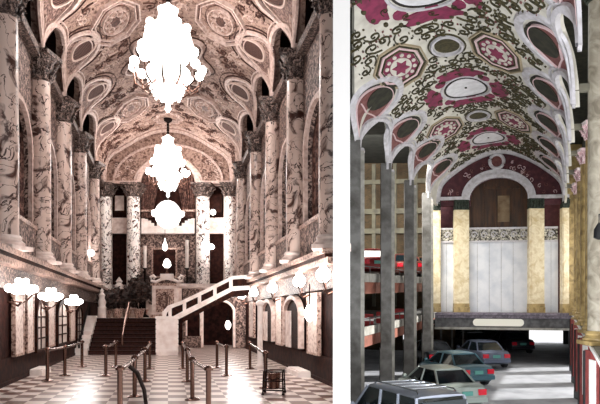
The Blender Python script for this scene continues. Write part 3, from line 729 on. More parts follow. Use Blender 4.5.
b = MB(); b.lathe([(.2,0),(.2,.5),(.22,.52),(.16,.6),(.2,.8),(.12,1.0),(.16,1.15),(.06,1.28),(.09,1.38),(.02,1.5)], 14); b.build('figure', M['s_white'], t, smooth=50)

# ---- doors, mirrors and panels along the lower walls
def wall_frame(side, v, w_):                    # local frame on a side wall: x along hall, z up
    p = H1.P(side*3.93, v, 0); ax = (H1.P(side*3.93, v+1, 0)-p); return p, ax
def pane_window(side, v0, v1, z0, z1, lab, n_rows=4):
    t = thing('arched_mirror', lab, 'mirror', (0,0,0), 0, 'arched mirrored doors of the sepia lobby')
    s = side; fm = lambda a, d, z: H1.P(s*d, a, z); c = (v0+v1)/2; hw = (v1-v0)/2; zs = z1-.45
    b = MB(); m = 20
    for k in range(m):
        a0, a1 = v0+(v1-v0)*k/m, v0+(v1-v0)*(k+1)/m
        h = lambda x: zs+.45*math.sqrt(max(0,1-((x-c)/hw)**2))
        b.hexa([fm(a0,3.86,z0), fm(a1,3.86,z0), fm(a1,3.89,z0), fm(a0,3.89,z0), fm(a0,3.86,h(a0)), fm(a1,3.86,h(a1)), fm(a1,3.89,h(a1)), fm(a0,3.89,h(a0))])
    b.build('mirror_glass', M['s_mirror'], t)
    b = MB(); archband(b, fm, c, hw, zs, .45, .14, 3.78, 3.93, legs=zs-z0); b.hexa([fm(v0-.14,3.78,z0-.08), fm(v1+.14,3.78,z0-.08), fm(v1+.14,3.93,z0-.08), fm(v0-.14,3.93,z0-.08), fm(v0-.14,3.78,z0), fm(v1+.14,3.78,z0), fm(v1+.14,3.93,z0), fm(v0-.14,3.93,z0)]); b.build('frame', M['s_wood'], t, smooth=30)
    b = MB()
    for k in range(1, n_rows):
        z = z0+(zs-z0)*k/(n_rows-1)*.98; b.hexa([fm(v0,3.83,z-.025), fm(v1,3.83,z-.025), fm(v1,3.86,z-.025), fm(v0,3.86,z-.025), fm(v0,3.83,z+.025), fm(v1,3.83,z+.025), fm(v1,3.86,z+.025), fm(v0,3.86,z+.025)])
    b.hexa([fm(c-.04,3.83,z0), fm(c+.04,3.83,z0), fm(c+.04,3.86,z0), fm(c-.04,3.86,z0), fm(c-.04,3.83,zs+.42), fm(c+.04,3.83,zs+.42), fm(c+.04,3.86,zs+.42), fm(c-.04,3.86,zs+.42)])
    b.build('glazing_bars', M['s_wood'], t)
pane_window(-1, 17.5, 18.9, -1.05, .38, 'arched multi-paned mirror on the left wall, nearest the front')
pane_window(-1, 20.8, 22.9, -1.05, .38, 'arched multi-paned mirror in the middle of the left wall')
pane_window(-1, 25.2, 26.8, -1.05, .3, 'arched multi-paned mirror on the left wall beside the stair')
def panel(side, v0, v1, z0, z1, lab):
    t = thing('cream_panel', lab, 'wall panel', (0,0,0), 0, 'cream figured panels of the sepia lobby')
    b = MB(); b.hbox(H1, *sorted((side*3.84, side*3.9)), v0, v1, z0, z1); b.build('panel_face', M['s_cream'], t)
    b = MB()
    for a in ((v0-.06,v0,z0-.06,z1+.06),(v1,v1+.06,z0-.06,z1+.06),(v0,v1,z0-.06,z0),(v0,v1,z1,z1+.06)): b.hbox(H1, *sorted((side*3.82, side*3.93)), *a)
    b.build('panel_frame', M['s_gold'], t)
for side, v0, v1, z1, lab in ((-1,15.1,15.95,.55,'tall cream panel at the left edge of the sepia lobby wall'),(-1,16.4,17.1,.5,'cream panel left of the first arched mirror'),(-1,19.3,20.3,.5,'cream panel between the first and second mirrors on the left wall'),(-1,23.6,24.7,.5,'cream panel between the second and third mirrors on the left wall'),
    (1,15.45,16.5,.5,'tall cream panel nearest the front on the right wall'),(1,20.3,21.3,.5,'cream panel on the right wall past the first curtained alcove'),(1,24.6,25.3,.5,'narrow cream panel past the second curtained alcove'),(1,27.0,28.3,.5,'cream panel farthest along the right wall')):
    panel(side, v0, v1, -1.02, z1, lab)
def alcove(v0, v1, lab):
    t = thing('curtained_alcove', lab, 'alcove', (0,0,0), 0, 'curtained alcoves on the right wall')
    fm = lambda a, d, z: H1.P(d, a, z); c = (v0+v1)/2; hw = (v1-v0)/2; zs = 0
    b = MB(); m = 16
    for k in range(m):
        a0, a1 = v0+(v1-v0)*k/m, v0+(v1-v0)*(k+1)/m; h = lambda x: zs+.45*math.sqrt(max(0,1-((x-c)/hw)**2))
        b.hexa([fm(a0,3.88,-1.05), fm(a1,3.88,-1.05), fm(a1,3.9,-1.05), fm(a0,3.9,-1.05), fm(a0,3.88,h(a0)), fm(a1,3.88,h(a1)), fm(a1,3.9,h(a1)), fm(a0,3.9,h(a0))])
    b.build('shade_backing', M['s_wood'], t)  # flat dark sheet stands in for the alcove's shaded depth
    b = MB(); archband(b, fm, c, hw, zs, .45, .12, 3.76, 3.92, legs=1.0); b.build('arch_moulding', M['s_rib'], t, smooth=30)
    b = MB()
    for k in range(14):
        a0 = c+.3*hw+k*.045*hw; d0, d1 = 3.82+.02*math.sin(k*1.5), 3.82+.02*math.sin((k+1)*1.5)
        b.hexa([fm(a0,d0,-1.05), fm(a0+.045*hw,d1,-1.05), fm(a0+.045*hw,3.87,-1.05), fm(a0,3.87,-1.05), fm(a0,d0,.1), fm(a0+.045*hw,d1,.1), fm(a0+.045*hw,3.87,.1), fm(a0,3.87,.1)])
    b.build('curtain', M['s_stone'], t)
alcove(17.4, 19.6, 'curtained arched alcove on the right wall, nearest the front')
alcove(21.9, 24.1, 'curtained arched alcove on the right wall, farther from the front')
for s, v0, v1, lab in ((-1,16.9,18.2,'pale marble step at the foot of the left wall'),(1,16.4,18.0,'pale marble step at the foot of the right wall')):
    b = MB(); b.hbox(H1, *sorted((s*3.55, s*3.9)), v0, v1, F1, F1+.14); b.hbox(H1, *sorted((s*3.6, s*3.9)), v0+.04, v1-.04, F1+.14, F1+.17); tag(b.build('marble_step', M['s_white']), lab, 'step')
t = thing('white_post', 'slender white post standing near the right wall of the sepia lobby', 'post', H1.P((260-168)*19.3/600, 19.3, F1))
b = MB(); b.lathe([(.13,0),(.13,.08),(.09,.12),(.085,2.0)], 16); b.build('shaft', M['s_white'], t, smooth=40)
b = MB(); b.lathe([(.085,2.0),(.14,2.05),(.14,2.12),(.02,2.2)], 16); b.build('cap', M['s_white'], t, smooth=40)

# ---- wall sconces
ps = None
def sconce(side, v, lab, z=.78, e=75):
    global ps
    loc = H1.P(side*3.55, v, z)
    if ps is None:
        ps = thing('wall_sconce', lab, 'lamp', loc, 0, 'blazing wall lamps of the sepia lobby')
        for dx, dy, dz, r in ((0,0,.05,.17),(-.02,.3,0,.13),(-.02,-.3,0,.13),(0,.56,.02,.1),(0,-.56,.02,.1),(0,.16,.2,.08),(0,-.16,.2,.08)):
            b = MB(); b.ball((dx,dy,dz), r, 12); b.build('globe', M['s_glow'], ps, smooth=True)
        b = MB(); b.tube([(0,0,-.3),(.1,0,-.4),(.35,0,-.3)], .03, 6); b.tube([(0,.56,-.08),(.05,.3,-.28),(0,0,-.33),(.05,-.3,-.28),(0,-.56,-.08)], .02, 6); b.build('bracket', M['s_brass'], ps)
        o = ps
    else: o = dup(ps, loc, label=lab)
    o.rotation_euler[2] = 0 if side > 0 else PI
    d = bpy.data.lights.new('sconce_light', 'POINT'); d.energy = e; d.color = (1,.95,.92); d.shadow_soft_size = .3
    l = bpy.data.objects.new('sconce_light', d); COL.objects.link(l); l.location = H1.P(side*3.0, v, z)
for i, v in enumerate((14.6, 18.2, 22.6)): sconce(-1, v, 'blazing wall lamp on the left wall, %s from the front' % ORD[i], (.6,.52,.45)[i])
for i, v in enumerate((13.7, 16.2, 20.4, 24.8, 28.8)): sconce(1, v, 'blazing wall lamp on the right wall, %s from the front' % ORD[i], .85, 150)
u, z = Q1(309, 313, 15.8)
def lantern(px, py, v, lab):
    u, z = Q1(px, py, v); t = thing('drop_lantern', lab, 'lantern', H1.P(u, v, z)); b = MB(); b.lathe([(.03,-.22),(.13,-.1),(.14,.05),(.05,.2)], 12); b.build('lantern_glass', M['s_glow'], t, smooth=40)
    b = MB(); b.tube([(0,0,.2),(0,0,.75)], .015, 5); b.build('chain', M['s_black'], t)
lantern(309.5, 313, 15.5, 'small glowing lantern hanging in front of the right wall')
lantern(228, 325, 29.0, 'small glowing lantern hanging under the flying stair')

# ---- chandeliers
def chandelier(loc, lab):
    t = thing('crystal_chandelier', lab, 'chandelier', loc, 0, 'crystal chandeliers of the sepia lobby')
    b = MB(); b.lathe([(.02,-3.2),(.1,-3.1),(.06,-2.9),(.3,-2.75),(.55,-2.35),(.72,-1.9),(.6,-1.75)], 24); b.build('lower_basket', M['s_crystal'], t, smooth=60)
    b = MB(); b.lathe([(.5,-1.75),(.62,-1.3),(.78,-.9),(.7,-.55),(.35,-.25),(.3,-.05)], 24); b.build('upper_bowl', M['s_crystal'], t, smooth=60)
    b = MB(); b.lathe([(.06,-.05),(.28,0),(.34,.15),(.1,.3),(.02,.4)], 18); b.build('crown', M['s_crystal'], t, smooth=60)
    b = MB(); b.tube([(0,0,.3),(0,0,1.0)], .05, 8)
    for k in range(9): b.ball((0,0,.45+k*.15), .08, 8)
    b.build('chain', M['s_black'], t)
    for k in range(12):
        a = 2*PI*k/12+.13; c, s = math.cos(a), math.sin(a)
        b = MB(); b.tube([(.45*c,.45*s,-2.2),(.75*c,.75*s,-2.5),(1.02*c,1.02*s,-2.3),(1.08*c,1.08*s,-1.95)], .03, 6); b.build('arm', M['s_brass'], t, smooth=50)
        b = MB(); b.ball((1.08*c,1.08*s,-1.78), .15, 10); b.build('globe', M['s_glow'], t, smooth=True)
        b = MB(); b.ball((.82*c,.82*s,-1.2), .16, 10); b.build('globe', M['s_glow'], t, smooth=True)
    for k in range(8):
        a = 2*PI*k/8; c, s = math.cos(a), math.sin(a)
        b = MB(); b.ball((.62*c,.62*s,-.45), .13, 10); b.build('globe', M['s_glow'], t, smooth=True)
        b = MB()
        for j in range(9):
            f = j/8; rr = .65+.35*math.sin(PI*f)*.3; b.ball((rr*c*(1-f*.4), rr*s*(1-f*.4), -1.85-.9*f), .045, 6)
        b.build('crystal_strand', M['s_crystal'], t)
    return t
cz = 9.75
ch1 = chandelier(H1.P(0, 19.5, cz), 'blazing crystal chandelier nearest the front of the sepia lobby')
ch2 = dup(ch1, H1.P(0, 33.8, 9.75), label='second crystal chandelier, hanging lower and farther back before the end arch')
def rod(name_parent, L):
    pass
for o in (ch1, ch2):
    pass
# suspension rods reach the vault
for par, L in ((ch1, 11.0-9.75), (ch2, 11.0-9.75)):
    b = MB(); b.tube([(0,0,.9),(0,0,L-.05)], .035, 8); b.lathe([(.05,L-.25),(.22,L-.12),(.25,L)], 12); b.build('suspension_rod', M['s_black'], par)
t = thing('crystal_pendant', 'glowing ball pendant hanging below the second chandelier', 'chandelier', H1.P(0, 33.8, 5.6))
b = MB(); b.ball((0,0,0), .72, 20, 1.1); b.build('crystal_ball', M['s_crystal'], t, smooth=True)
for k in range(10):
    a = 2*PI*k/10; b = MB(); b.ball((.78*math.cos(a), .78*math.sin(a), .05), .15, 10); b.build('globe', M['s_glow'], t, smooth=True)
b = MB(); b.tube([(0,0,.75),(0,0,.93)], .03, 6); b.build('suspension_rod', M['s_black'], t)
for loc, e in ((H1.P(0,19.5,8.0), 420), (H1.P(0,33.3,8.0), 420), (H1.P(0,28,6.5), 200)):  # last cluster hangs mid-hall with no fixture at it
    for dx, dy, dz in ((0,0,-1.7),(1.4,0,.2),(-1.4,0,.2),(0,-1.4,.4)):
        d = bpy.data.lights.new('lobby_point_light', 'POINT'); d.energy = e/4; d.color = (1,.97,.95); d.shadow_soft_size = .35
        l = bpy.data.objects.new('lobby_point_light', d); COL.objects.link(l); l.location = loc+Vector((dx,dy,dz))

# ---- brass queue barriers
def barrier(posts, lab, extra=None):
    """posts: (px top, py top, py base)"""
    pts = []
    for px, yt, yb in posts:
        u, v = at1(px, yb); pts.append((u, v, (314-yt)*v/600))
    o0 = H1.P(pts[0][0], pts[0][1], F1)
    t = thing('queue_barrier', lab, 'barrier', o0, 0, 'brass queue barriers of the sepia lobby'); tops = []
    for u, v, zt in pts:
        p = H1.P(u, v, F1)-o0; h = .84; tops.append(p+Vector((0,0,h-.04)))
        b = MB(); b.lathe([(.045,.05),(.045,h-.05),(.075,h-.04),(.075,h),(.03,h+.04)], 14, p); b.build('post', M['s_brass'], t, smooth=40)
        b = MB(); b.lathe([(.15,0),(.15,.02),(.05,.06)], 18, p); b.build('foot', M['s_brass'], t, smooth=40)
    for a, c in zip(tops, tops[1:]):
        b = MB(); b.tube([a, c], .035, 8); b.build('rail', M['s_brass'], t, smooth=50)
    return t
barrier([(47.5,350,381),(64.8,345,376),(82,341,367)], 'brass queue barrier nearest the left wall')
barrier([(105.8,344,376),(115.8,342,367)], 'short brass queue barrier left of the stair foot')
bar3 = barrier([(120,372,418),(134.7,357,397),(145,348,381.5),(149.7,342,369)], 'long brass queue barrier left of the centre aisle')
barrier([(208.5,371,418),(192.3,355,400),(187.3,350,382),(182.7,342,369)], 'long brass queue barrier right of the centre aisle')
barrier([(217,342,368),(226.5,345,376)], 'short brass queue barrier right of the centre aisle')
barrier([(250,343,369),(265.5,346,388)], 'brass queue barrier beside the white post')
u, v = at1(127, 414); p0 = H1.P(u, v, F1)
b = MB(); u0, v0 = at1(122, 417)
a = H1.P(u0+.12, v0, F1+.86); 
b.tube([a, a+Vector((.12,.05,-.12)), a+Vector((.22,.1,-.42)), a+Vector((.27,.1,-.8)), a+Vector((.2,0,-.855))], .035, 8)
tag(b.build('barrier_rope', M['s_black'], smooth=50), 'thick dark rope hanging from the nearest post of the left aisle barrier', 'rope')
# wire stand by the right barrier
u, v = at1(274, 394); t = thing('wire_stand', 'low black wire stand with a bin by the right wall barrier', 'stand', H1.P(u, v, F1))
b = MB()
for sx in (-1,1):
    for sy in (-1,1): b.tube([(.22*sx,.18*sy,.02),(.2*sx,.16*sy,.52)], .018, 6)
for z in (.1,.3,.5): b.tube([(-.2,-.17,z),(.2,-.17,z),(.2,.17,z),(-.2,.17,z)], .015, 6, True)
b.build('wire_frame', M['s_black'], t)
b = MB(); b.lathe([(.12,.12),(.15,.45),(.16,.47),(.14,.46)], 14); b.build('bin', M['s_brass'], t, smooth=40)
for sx in (-1,1):
    for sy in (-1,1):
        b = MB(); b.lathe([(.02,0),(.035,.02),(.02,.045)], 8, (.22*sx,.18*sy,0)); b.build('caster', M['s_black'], t)

# ============================================================ THE HALL AS A CAR PARK (right)
def Q2(px, py, v):
    k = (px-555)/600; u = k*(v+H2.c*H2.u0)/(1+k*H2.c); Y = v-H2.c*(u-H2.u0); return u, (286-py)*Y/600
def A2(px, Y):                                # hall u,v on the sight line of a column of the photo, at distance Y
    u = (px-555)*Y/600; return u, Y+H2.c*(u-H2.u0)
def umin(v):                                  # the two halls stand back to back: keep clear of the lobby
    Y = v+H2.c*(-6.5-H2.u0); return max(-.012*Y, -.2)-H2.k*Y if Y < 18.4 else -6.5
UC = -3.1
colsv = [12.2,16.0,19.8,23.6,27.4,31.2]
V2 = Vault(H2, UC, [(3.62,4.6),(3.58,5.2),(3.44,5.75),(3.1,6.15),(2.65,6.5),(2.1,6.87),(1.45,7.22),(.7,7.5),(0,7.6)], [19.8,23.6,27.4,31.2], colsv, 12.6, 34.1, 1.45)
_al = V2.arc_of_z
def shell2():
    mb = MB(); cuts = set(12.6+(34.1-12.6)*i/60 for i in range(61))
    for a, b in zip(colsv, colsv[1:]):
        for i in range(15): cuts.add(a+(b-a)*(1-math.cos(PI*i/14))/2)
    V = sorted(c for c in cuts if 12.6 <= c <= 34.1); R = 40; rows = []
    for v in V:
        al = -(V2.Q-V2.arc_of_z(V2.zlow(v, V2.cl))); ar = V2.Q-V2.arc_of_z(V2.zlow(v, V2.cr))
        if v < 19.8:
            um = umin(v); lo, hi = -V2.Q, 0
            for _ in range(30):
                m = (lo+hi)/2
                if V2.uz(m)[0] < um: lo = m
                else: hi = m
            al = max(al, lo)
        rows.append([(al+(ar-al)*j/R, v) for j in range(R+1)])
    for off, flip in ((0,False),(-.12,True)):
        n0 = len(mb.v); mb.v += [tuple(V2.S(a, v, off)) for r in rows for a, v in r]
        for i in range(len(V)-1):
            for j in range(R):
                f = (n0+i*(R+1)+j, n0+i*(R+1)+j+1, n0+(i+1)*(R+1)+j+1, n0+(i+1)*(R+1)+j); mb.f.append(f if flip else f[::-1]); mb.m.append(0)
    n1 = len(V)*(R+1)
    for i in range(len(V)-1):
        for j in (0, R): mb.f.append((i*(R+1)+j, (i+1)*(R+1)+j, n1+(i+1)*(R+1)+j, n1+i*(R+1)+j)); mb.m.append(0)
    return mb
ceil2 = struct(shell2().build('ceiling', M['c_vault'], smooth=60), 'ivory painted vault of the hall used as a car park')
def hb2(name, m, *a, parent=None):
    b = MB(); b.hbox(H2, *a); return b.build(name, m, parent)
def slab(mb, pts, z0, z1, mi=0):              # pts in plan (X, Y), levels in hall heights
    n = len(pts); w_ = lambda p, z: (p[0], p[1], 6+z+H2.kz*p[1])
    mb.add([w_(p, z0) for p in pts]+[w_(p, z1) for p in pts], [tuple(range(n))[::-1], tuple(range(n, 2*n))]+[(i, (i+1)%n, n+(i+1)%n, n+i) for i in range(n)], mi)
xl = lambda Y: -.303*Y+5.85                   # just outside the lobby's wall
b = MB(); slab(b, [(-.4,10.5),(9,9.5),(24,47.5),(xl(47),47.5),(xl(19.5),19.5)], F2-.3, F2); struct(b.build('floor', M['c_asphalt']))
# garage side: walls, decks
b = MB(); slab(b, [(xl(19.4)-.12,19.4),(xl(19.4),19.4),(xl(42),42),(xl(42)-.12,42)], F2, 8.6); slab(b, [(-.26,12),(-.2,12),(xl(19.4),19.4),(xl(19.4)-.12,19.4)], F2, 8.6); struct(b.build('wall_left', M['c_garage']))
fe2 = lambda a, d, z: H2.P(a, d, z)
b = MB(); strips(b, fe2, -17.5, -6.75, F2, 8.6, 40, 40.3, [(-10.1,.38,-3.9,-2.0,.01)]); struct(b.build('wall_back', M['c_brick']))
b = MB()
for z0, z1 in ((4.95,5.3),(3.6,3.95),(1.5,1.8),(7.0,7.3)): b.hbox(H2, -17.4, -6.9, 39.8, 40, z0, z1)
for k in range(5): b.hbox(H2, -12.6+k*1.5, -12.35+k*1.5, 39.85, 40, -1.4, 8.4)
struct(b.build('trim_8', M['c_band']))
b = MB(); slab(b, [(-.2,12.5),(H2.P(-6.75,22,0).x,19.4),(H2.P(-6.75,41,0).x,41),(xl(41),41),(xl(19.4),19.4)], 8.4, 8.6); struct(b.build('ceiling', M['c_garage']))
ed = lambda Y, u=-7.3: H2.k*Y+u
for z, nm in ((.42,'upper'),(-1.62,'lower')):
    t = thing('parking_deck', '%s concrete parking deck behind the left row of columns' % nm, 'deck', (0,0,0), 0)
    b = MB(); slab(b, [(ed(21.6),21.6),(ed(40.5),40.5),(xl(40.4),40.4),(xl(20.5),20.5),(-.05,20.5)], z-.18, z-.02); b.build('slab', M['c_conc'], t)
    b = MB(); slab(b, [(ed(21.6),21.6),(ed(21.6)+.12,21.6),(ed(40.5)+.12,40.5),(ed(40.5),40.5)], z-.27, z+.06); b.build('edge_kerb', M['c_concl'], t)
    b = MB(); slab(b, [(ed(21.6)-.12,21.6),(ed(21.6)+.04,21.6),(ed(40.5)+.04,40.5),(ed(40.5)-.12,40.5)], z-.72, z-.27); b.build('steel_beam', M['c_orange'], t)
    b = MB()
    for zz in (.35,): b.tube([(ed(21.6)-.1,21.6,6+z+zz+H2.kz*21.6), (ed(40.4)-.1,40.4,6+z+zz+H2.kz*40.4)], .025, 5)
    for k in range(9):
        Y = 21.7+k*2.3; b.tube([(ed(Y)-.1,Y,6+z+H2.kz*Y),(ed(Y)-.1,Y,6+z+.37+H2.kz*Y)], .02, 5)
    b.build('guard_rail', M['c_beam'], t)
# left concrete columns
pc = None
for i, v in enumerate((19.8,23.6,27.4,31.2)):
    lab = 'tall raw concrete column on the left of the car park hall, %s from the front' % ORD[i]; loc = H2.P(-6.8, v, F2)
    if pc is None:
        pc = thing('concrete_column', lab, 'column', loc, 0, 'raw concrete columns of the car park hall')
        b = MB(); b.box(-.22,.2,-.22,.22,0,4.6-F2+.3); b.box(-.26,.22,-.26,.26,0,1.9); b.build('shaft', M['c_conc'], pc)
        b = MB(); b.box(.2,.33,-.2,.1,0,4.6-F2-.05); b.build('lit_edge_strip', M['c_concl'], pc)  # paler strip paints in the lit right edge of the column
        b = MB(); b.lathe([(.03,4.55-F2-.35),(.1,4.55-F2-.2),(.15,4.55-F2),(.12,4.55-F2+.12)], 12, (.2,0,0)); b.build('plaster_springer', M['c_rib'], pc, smooth=40)
    else: dup(pc, loc, label=lab)
# end wall
V2E = 34.1
b = MB()
topf = lambda a: max(4.6, V2.z_at(a))+.02
uA, zA = Q2(470,195,V2E); uB, _ = Q2(528,195,V2E); ucA = (uA+uB)/2; hwA = (uB-uA)/2; zsp = 5.0
strips(b, fe2, UC-3.6, UC+3.6, 4.6, topf, V2E, V2E+.3, [(ucA, hwA, 4.6, zsp, 1.15)]); struct(b.build('wall_back', M['c_maroonwall']))
b = MB()
archband(b, fe2, ucA, hwA, zsp, 1.15, .42, V2E-.2, V2E+.05); archband(b, fe2, ucA, hwA+.08, zsp, 1.23, .1, V2E-.27, V2E-.2); archband(b, fe2, ucA, hwA+.36, zsp, 1.51, .1, V2E-.25, V2E-.2)
b.hbox(H2, UC-3.6, ucA-hwA, V2E-.25, V2E+.1, 4.92, 5.1); b.hbox(H2, ucA+hwA, UC+3.9, V2E-.25, V2E+.1, 4.92, 5.1)
ur, zr = Q2(497,162,V2E); pts = [H2.P(ur+.4*math.cos(2*PI*i/24), V2E-.18, zr+.4*math.sin(2*PI*i/24)) for i in range(24)]; b.tube(pts, .1, 6, True)
struct(b.build('trim_9', M['c_rib'], smooth=40))
b = MB(); b.lathe([(.32,-.02),(.32,.02)], 20, M=Matrix.Translation(H2.P(ur, V2E-.08, zr))@Matrix.Rotation(PI/2,4,'X')); struct(b.build('trim_10', M['c_redpanel']))
b = MB(); rn = random.Random(9)
for k in range(46):
    a = rn.uniform(UC-3.1, UC+3.1); 
    zt = topf(a)-.5; zb = 5.25 if abs(a-ucA) > hwA+.55 else zsp+1.6*math.sqrt(max(0,1-((a-ucA)/(hwA+.55))**2))+.12
    if zt-zb < .15 or abs(a-ur) < .55: continue
    z = rn.uniform(zb, zt); r = rn.uniform(.06,.15); a0 = rn.uniform(0,6)
    b.tube([H2.P(a+r*math.cos(a0+t*.5)*(1-t/16), V2E-.02, z+r*math.sin(a0+t*.5)*(1-t/16)) for t in range(12)], .02, 5, mi=k%2)
struct(b.build('trim_11', [M['c_pink'], M['c_redpanel']]))
# behind and between the pilasters
def px_box(mb, p0, p1, v0, v1, z0, z1, mi=0):
    (u0,_),(u1,_) = Q2(p0,200,V2E), Q2(p1,200,V2E); mb.hbox(H2, u0, u1, v0, v1, z0, z1, mi)
b = MB(); px_box(b, 436, 566, V2E+.9, V2E+1.1, -1.6, 7.2); struct(b.build('wall_back', M['c_maroonwall']))
t = thing('great_doors', 'dark wooden doors with a pale patch filling the central arch of the end wall', 'door', (0,0,0))
zF1, zF0 = 3.3, 2.55
b = MB(); px_box(b, 468, 530, V2E+.5, V2E+.6, zF1, 6.3); b.build('door_panel', M['c_wood'], t)
b = MB(); px_box(b, 497, 509, V2E+.45, V2E+.5, zF1+.4, 5.2); b.build('pale_patch', M['c_woodl'], t)
b = MB()
for p in (482, 494, 511, 520): px_box(b, p, p+1.5, V2E+.42, V2E+.5, zF1, 5.9)
px_box(b, 482, 521, V2E+.42, V2E+.5, 5.6, 5.75); b.build('door_frame', M['c_wood'], t)
for p0, p1, lab in ((440.5,454,'left'),(469,528.5,'middle'),(544,558,'right')):
    t = thing('relief_frieze', 'dark carved frieze panel with pale scrolls, %s of three on the end wall' % lab, 'frieze', (0,0,0), 0, 'carved frieze panels on the end wall')
    b = MB(); px_box(b, p0, p1, V2E+.1, V2E+.3, zF0, zF1); b.build('frieze_field', M['c_frieze'], t)
    b = MB(); px_box(b, p0, p1, V2E+.05, V2E+.3, zF1-.06, zF1+.05); px_box(b, p0, p1, V2E+.05, V2E+.3, zF0-.05, zF0+.05)
    (ua,_),(ub,_) = Q2(p0,200,V2E), Q2(p1,200,V2E); nn = max(1, int((ub-ua)/.55))
    for k in range(nn):
        a = ua+(ub-ua)*(k+.5)/nn; b.tube([H2.P(a+.2*math.cos(i*.55)*(1-i/18), V2E+.08, (zF0+zF1)/2+.2*math.sin(i*.55)*(1-i/18)) for i in range(14)], .035, 5)
    b.build('frieze_moulding', M['c_rib'], t, smooth=40)
    t = thing('white_boarding', 'tall white board partition below the %s frieze panel of the end wall' % lab, 'partition', (0,0,0), 0, 'white boarding on the end wall')
    b = MB(); px_box(b, p0, p1, V2E+.15, V2E+.25, -1.5, zF0-.05); b.build('boards', M['c_board'], t)
    b = MB()
    for p in [q for q in (446, 477, 489, 501, 513, 551) if p0+2 < q < p1-2]: px_box(b, p-.12, p+.12, V2E+.14, V2E+.16, -1.5, zF0-.06)
    if b.v: b.build('joint', M['c_concl'], t)
for p0, p1, lab in ((431.5,440.5,'far left'),(454,469,'left of the doors'),(528.5,544,'right of the doors'),(561.5,568.5,'far right')):
    (ua,_),(ub,_) = Q2(p0,200,V2E), Q2(p1,200,V2E); w_ = ub-ua; c = (ua+ub)/2
    t = thing('ochre_pilaster', 'ochre marble pilaster on the end wall, %s' % lab, 'pilaster', H2.P(c, V2E-.05, -1.5), 0, 'ochre pilasters on the end wall')
    hh = w_/2*.96
    b = MB(); b.box(-hh,hh,-.12,.3,.5,5.85); b.box(-hh*.7,hh*.7,-.15,-.12,.7,5.6); b.build('shaft', M['c_yellow'], t)
    b = MB(); b.box(-hh*1.06,hh*1.06,-.22,.3,0,.3); b.box(-hh*1.03,hh*1.03,-.17,.3,.3,.5); b.build('pilaster_base', M['c_yellow2'], t)
    b = MB(); b.box(-hh*.98,hh*.98,-.16,.3,5.85,6.42)
    for k in range(5): b.tube([(-hh*.8+k*hh*.4,-.17,5.9),(-hh*.8+k*hh*.4,-.24,6.15),(-hh*.8+k*hh*.4,-.3,6.3)], .05, 6)
    b.build('capital', M['c_cap'], t)
# balcony across the end wall
t = thing('end_balcony', 'dark grey balcony beam with a cream oval plaque across the end of the car park', 'balcony', (0,0,0))
uL, uR = -6.75, 1.0
b = MB(); b.hbox(H2, uL, uR, V2E-.9, V2E+.3, -2.3, -1.62); b.build('beam', M['c_beam'], t)
b = MB(); b.hbox(H2, uL, uR, V2E-1.0, V2E+.3, -1.62, -1.5); b.hbox(H2, uL, uR, V2E-.95, V2E-.9, -1.78, -1.64)
for k in range(52): b.hbox(H2, uL+.05+k*.148, uL+.13+k*.148, V2E-.98, V2E-.95, -1.76, -1.66)
b.build('cornice', M['c_mauve'], t)
b = MB(); b.hbox(H2, uL, uR, V2E-1.0, V2E+.3, -2.42, -2.3); b.build('pale_lower_edge', M['c_concl'], t)
b = MB(); (ua,_),(ub,_) = Q2(473,200,V2E-.9), Q2(524,200,V2E-.9); P = []
for i in range(13): a = PI/2+PI*i/12; P.append((ua+.2+.2*math.cos(a), -2.02+.2*math.sin(a)))
for i in range(13): a = -PI/2+PI*i/12; P.append((ub-.2+.2*math.cos(a), -2.02+.2*math.sin(a)))
n = len(P); b.add([H2.P(p[0], V2E-.95, p[1]) for p in P]+[H2.P(p[0], V2E-.9, p[1]) for p in P], [tuple(range(n)), tuple(range(n,2*n))[::-1]]+[(i,(i+1)%n,n+(i+1)%n,n+i) for i in range(n)]); b.build('cream_plaque', M['c_plaque'], t)
# dark space under and behind
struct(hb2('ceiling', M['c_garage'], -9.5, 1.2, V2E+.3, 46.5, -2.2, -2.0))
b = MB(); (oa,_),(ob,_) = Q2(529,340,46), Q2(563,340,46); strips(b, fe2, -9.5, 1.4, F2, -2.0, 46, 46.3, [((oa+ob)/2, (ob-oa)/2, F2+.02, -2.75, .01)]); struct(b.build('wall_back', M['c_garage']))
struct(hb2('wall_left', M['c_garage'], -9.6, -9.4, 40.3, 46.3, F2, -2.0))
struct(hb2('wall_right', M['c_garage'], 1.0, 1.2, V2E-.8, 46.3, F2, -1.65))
for k, p in enumerate((441, 452, 463)):
    u, _ = Q2(p, 340, 37.5); t = thing('steel_post', 'thin grey post under the end balcony, %s from the left' % ORD[k], 'post', H2.P(u, 37.5, F2), 0, 'posts under the end balcony')
    b = MB(); b.lathe([(.07,.03),(.07,2.19)], 10); b.build('shaft', M['c_conc'], t, smooth=40); b = MB(); b.box(-.15,.15,-.15,.15,0,.03); b.build('base_plate', M['c_beam'], t)

# right side: ledge, piers, columns, wall
struct(hb2('trim_12', M['c_band'], .95, 2.6, 12.5, 33.2, -1.68, -1.5))
struct(hb2('trim_13', M['c_white'], .9, .97, 12.5, 33.2, -1.62, -1.52))
struct(hb2('wall_right', M['c_yellow2'], 2.6, 2.8, 12.5, 34.5, 5.4, 8.6))
b = MB(); strips(b, lambda a, d, z: H2.P(d, a, z), 12.5, 34.5, -1.68, 5.4, 2.6, 2.8, [((a+c)/2, 1.0, -.4, 3.9, 1.0) for a, c in zip([12.2,16.0,19.8,23.6,27.4,31.2],[16.0,19.8,23.6,27.4,31.2,34.0])]); struct(b.build('wall_right', M['c_yellow2']))  # arched openings added so fill light reaches the hall
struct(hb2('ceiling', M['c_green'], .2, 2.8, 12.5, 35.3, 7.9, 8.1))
struct(hb2('wall_back', M['c_yellow2'], .55, 2.8, 34.1, 34.4, -1.68, 8.0))
vr = [12.2+.01,16.0,19.8,23.6,27.4,31.2]
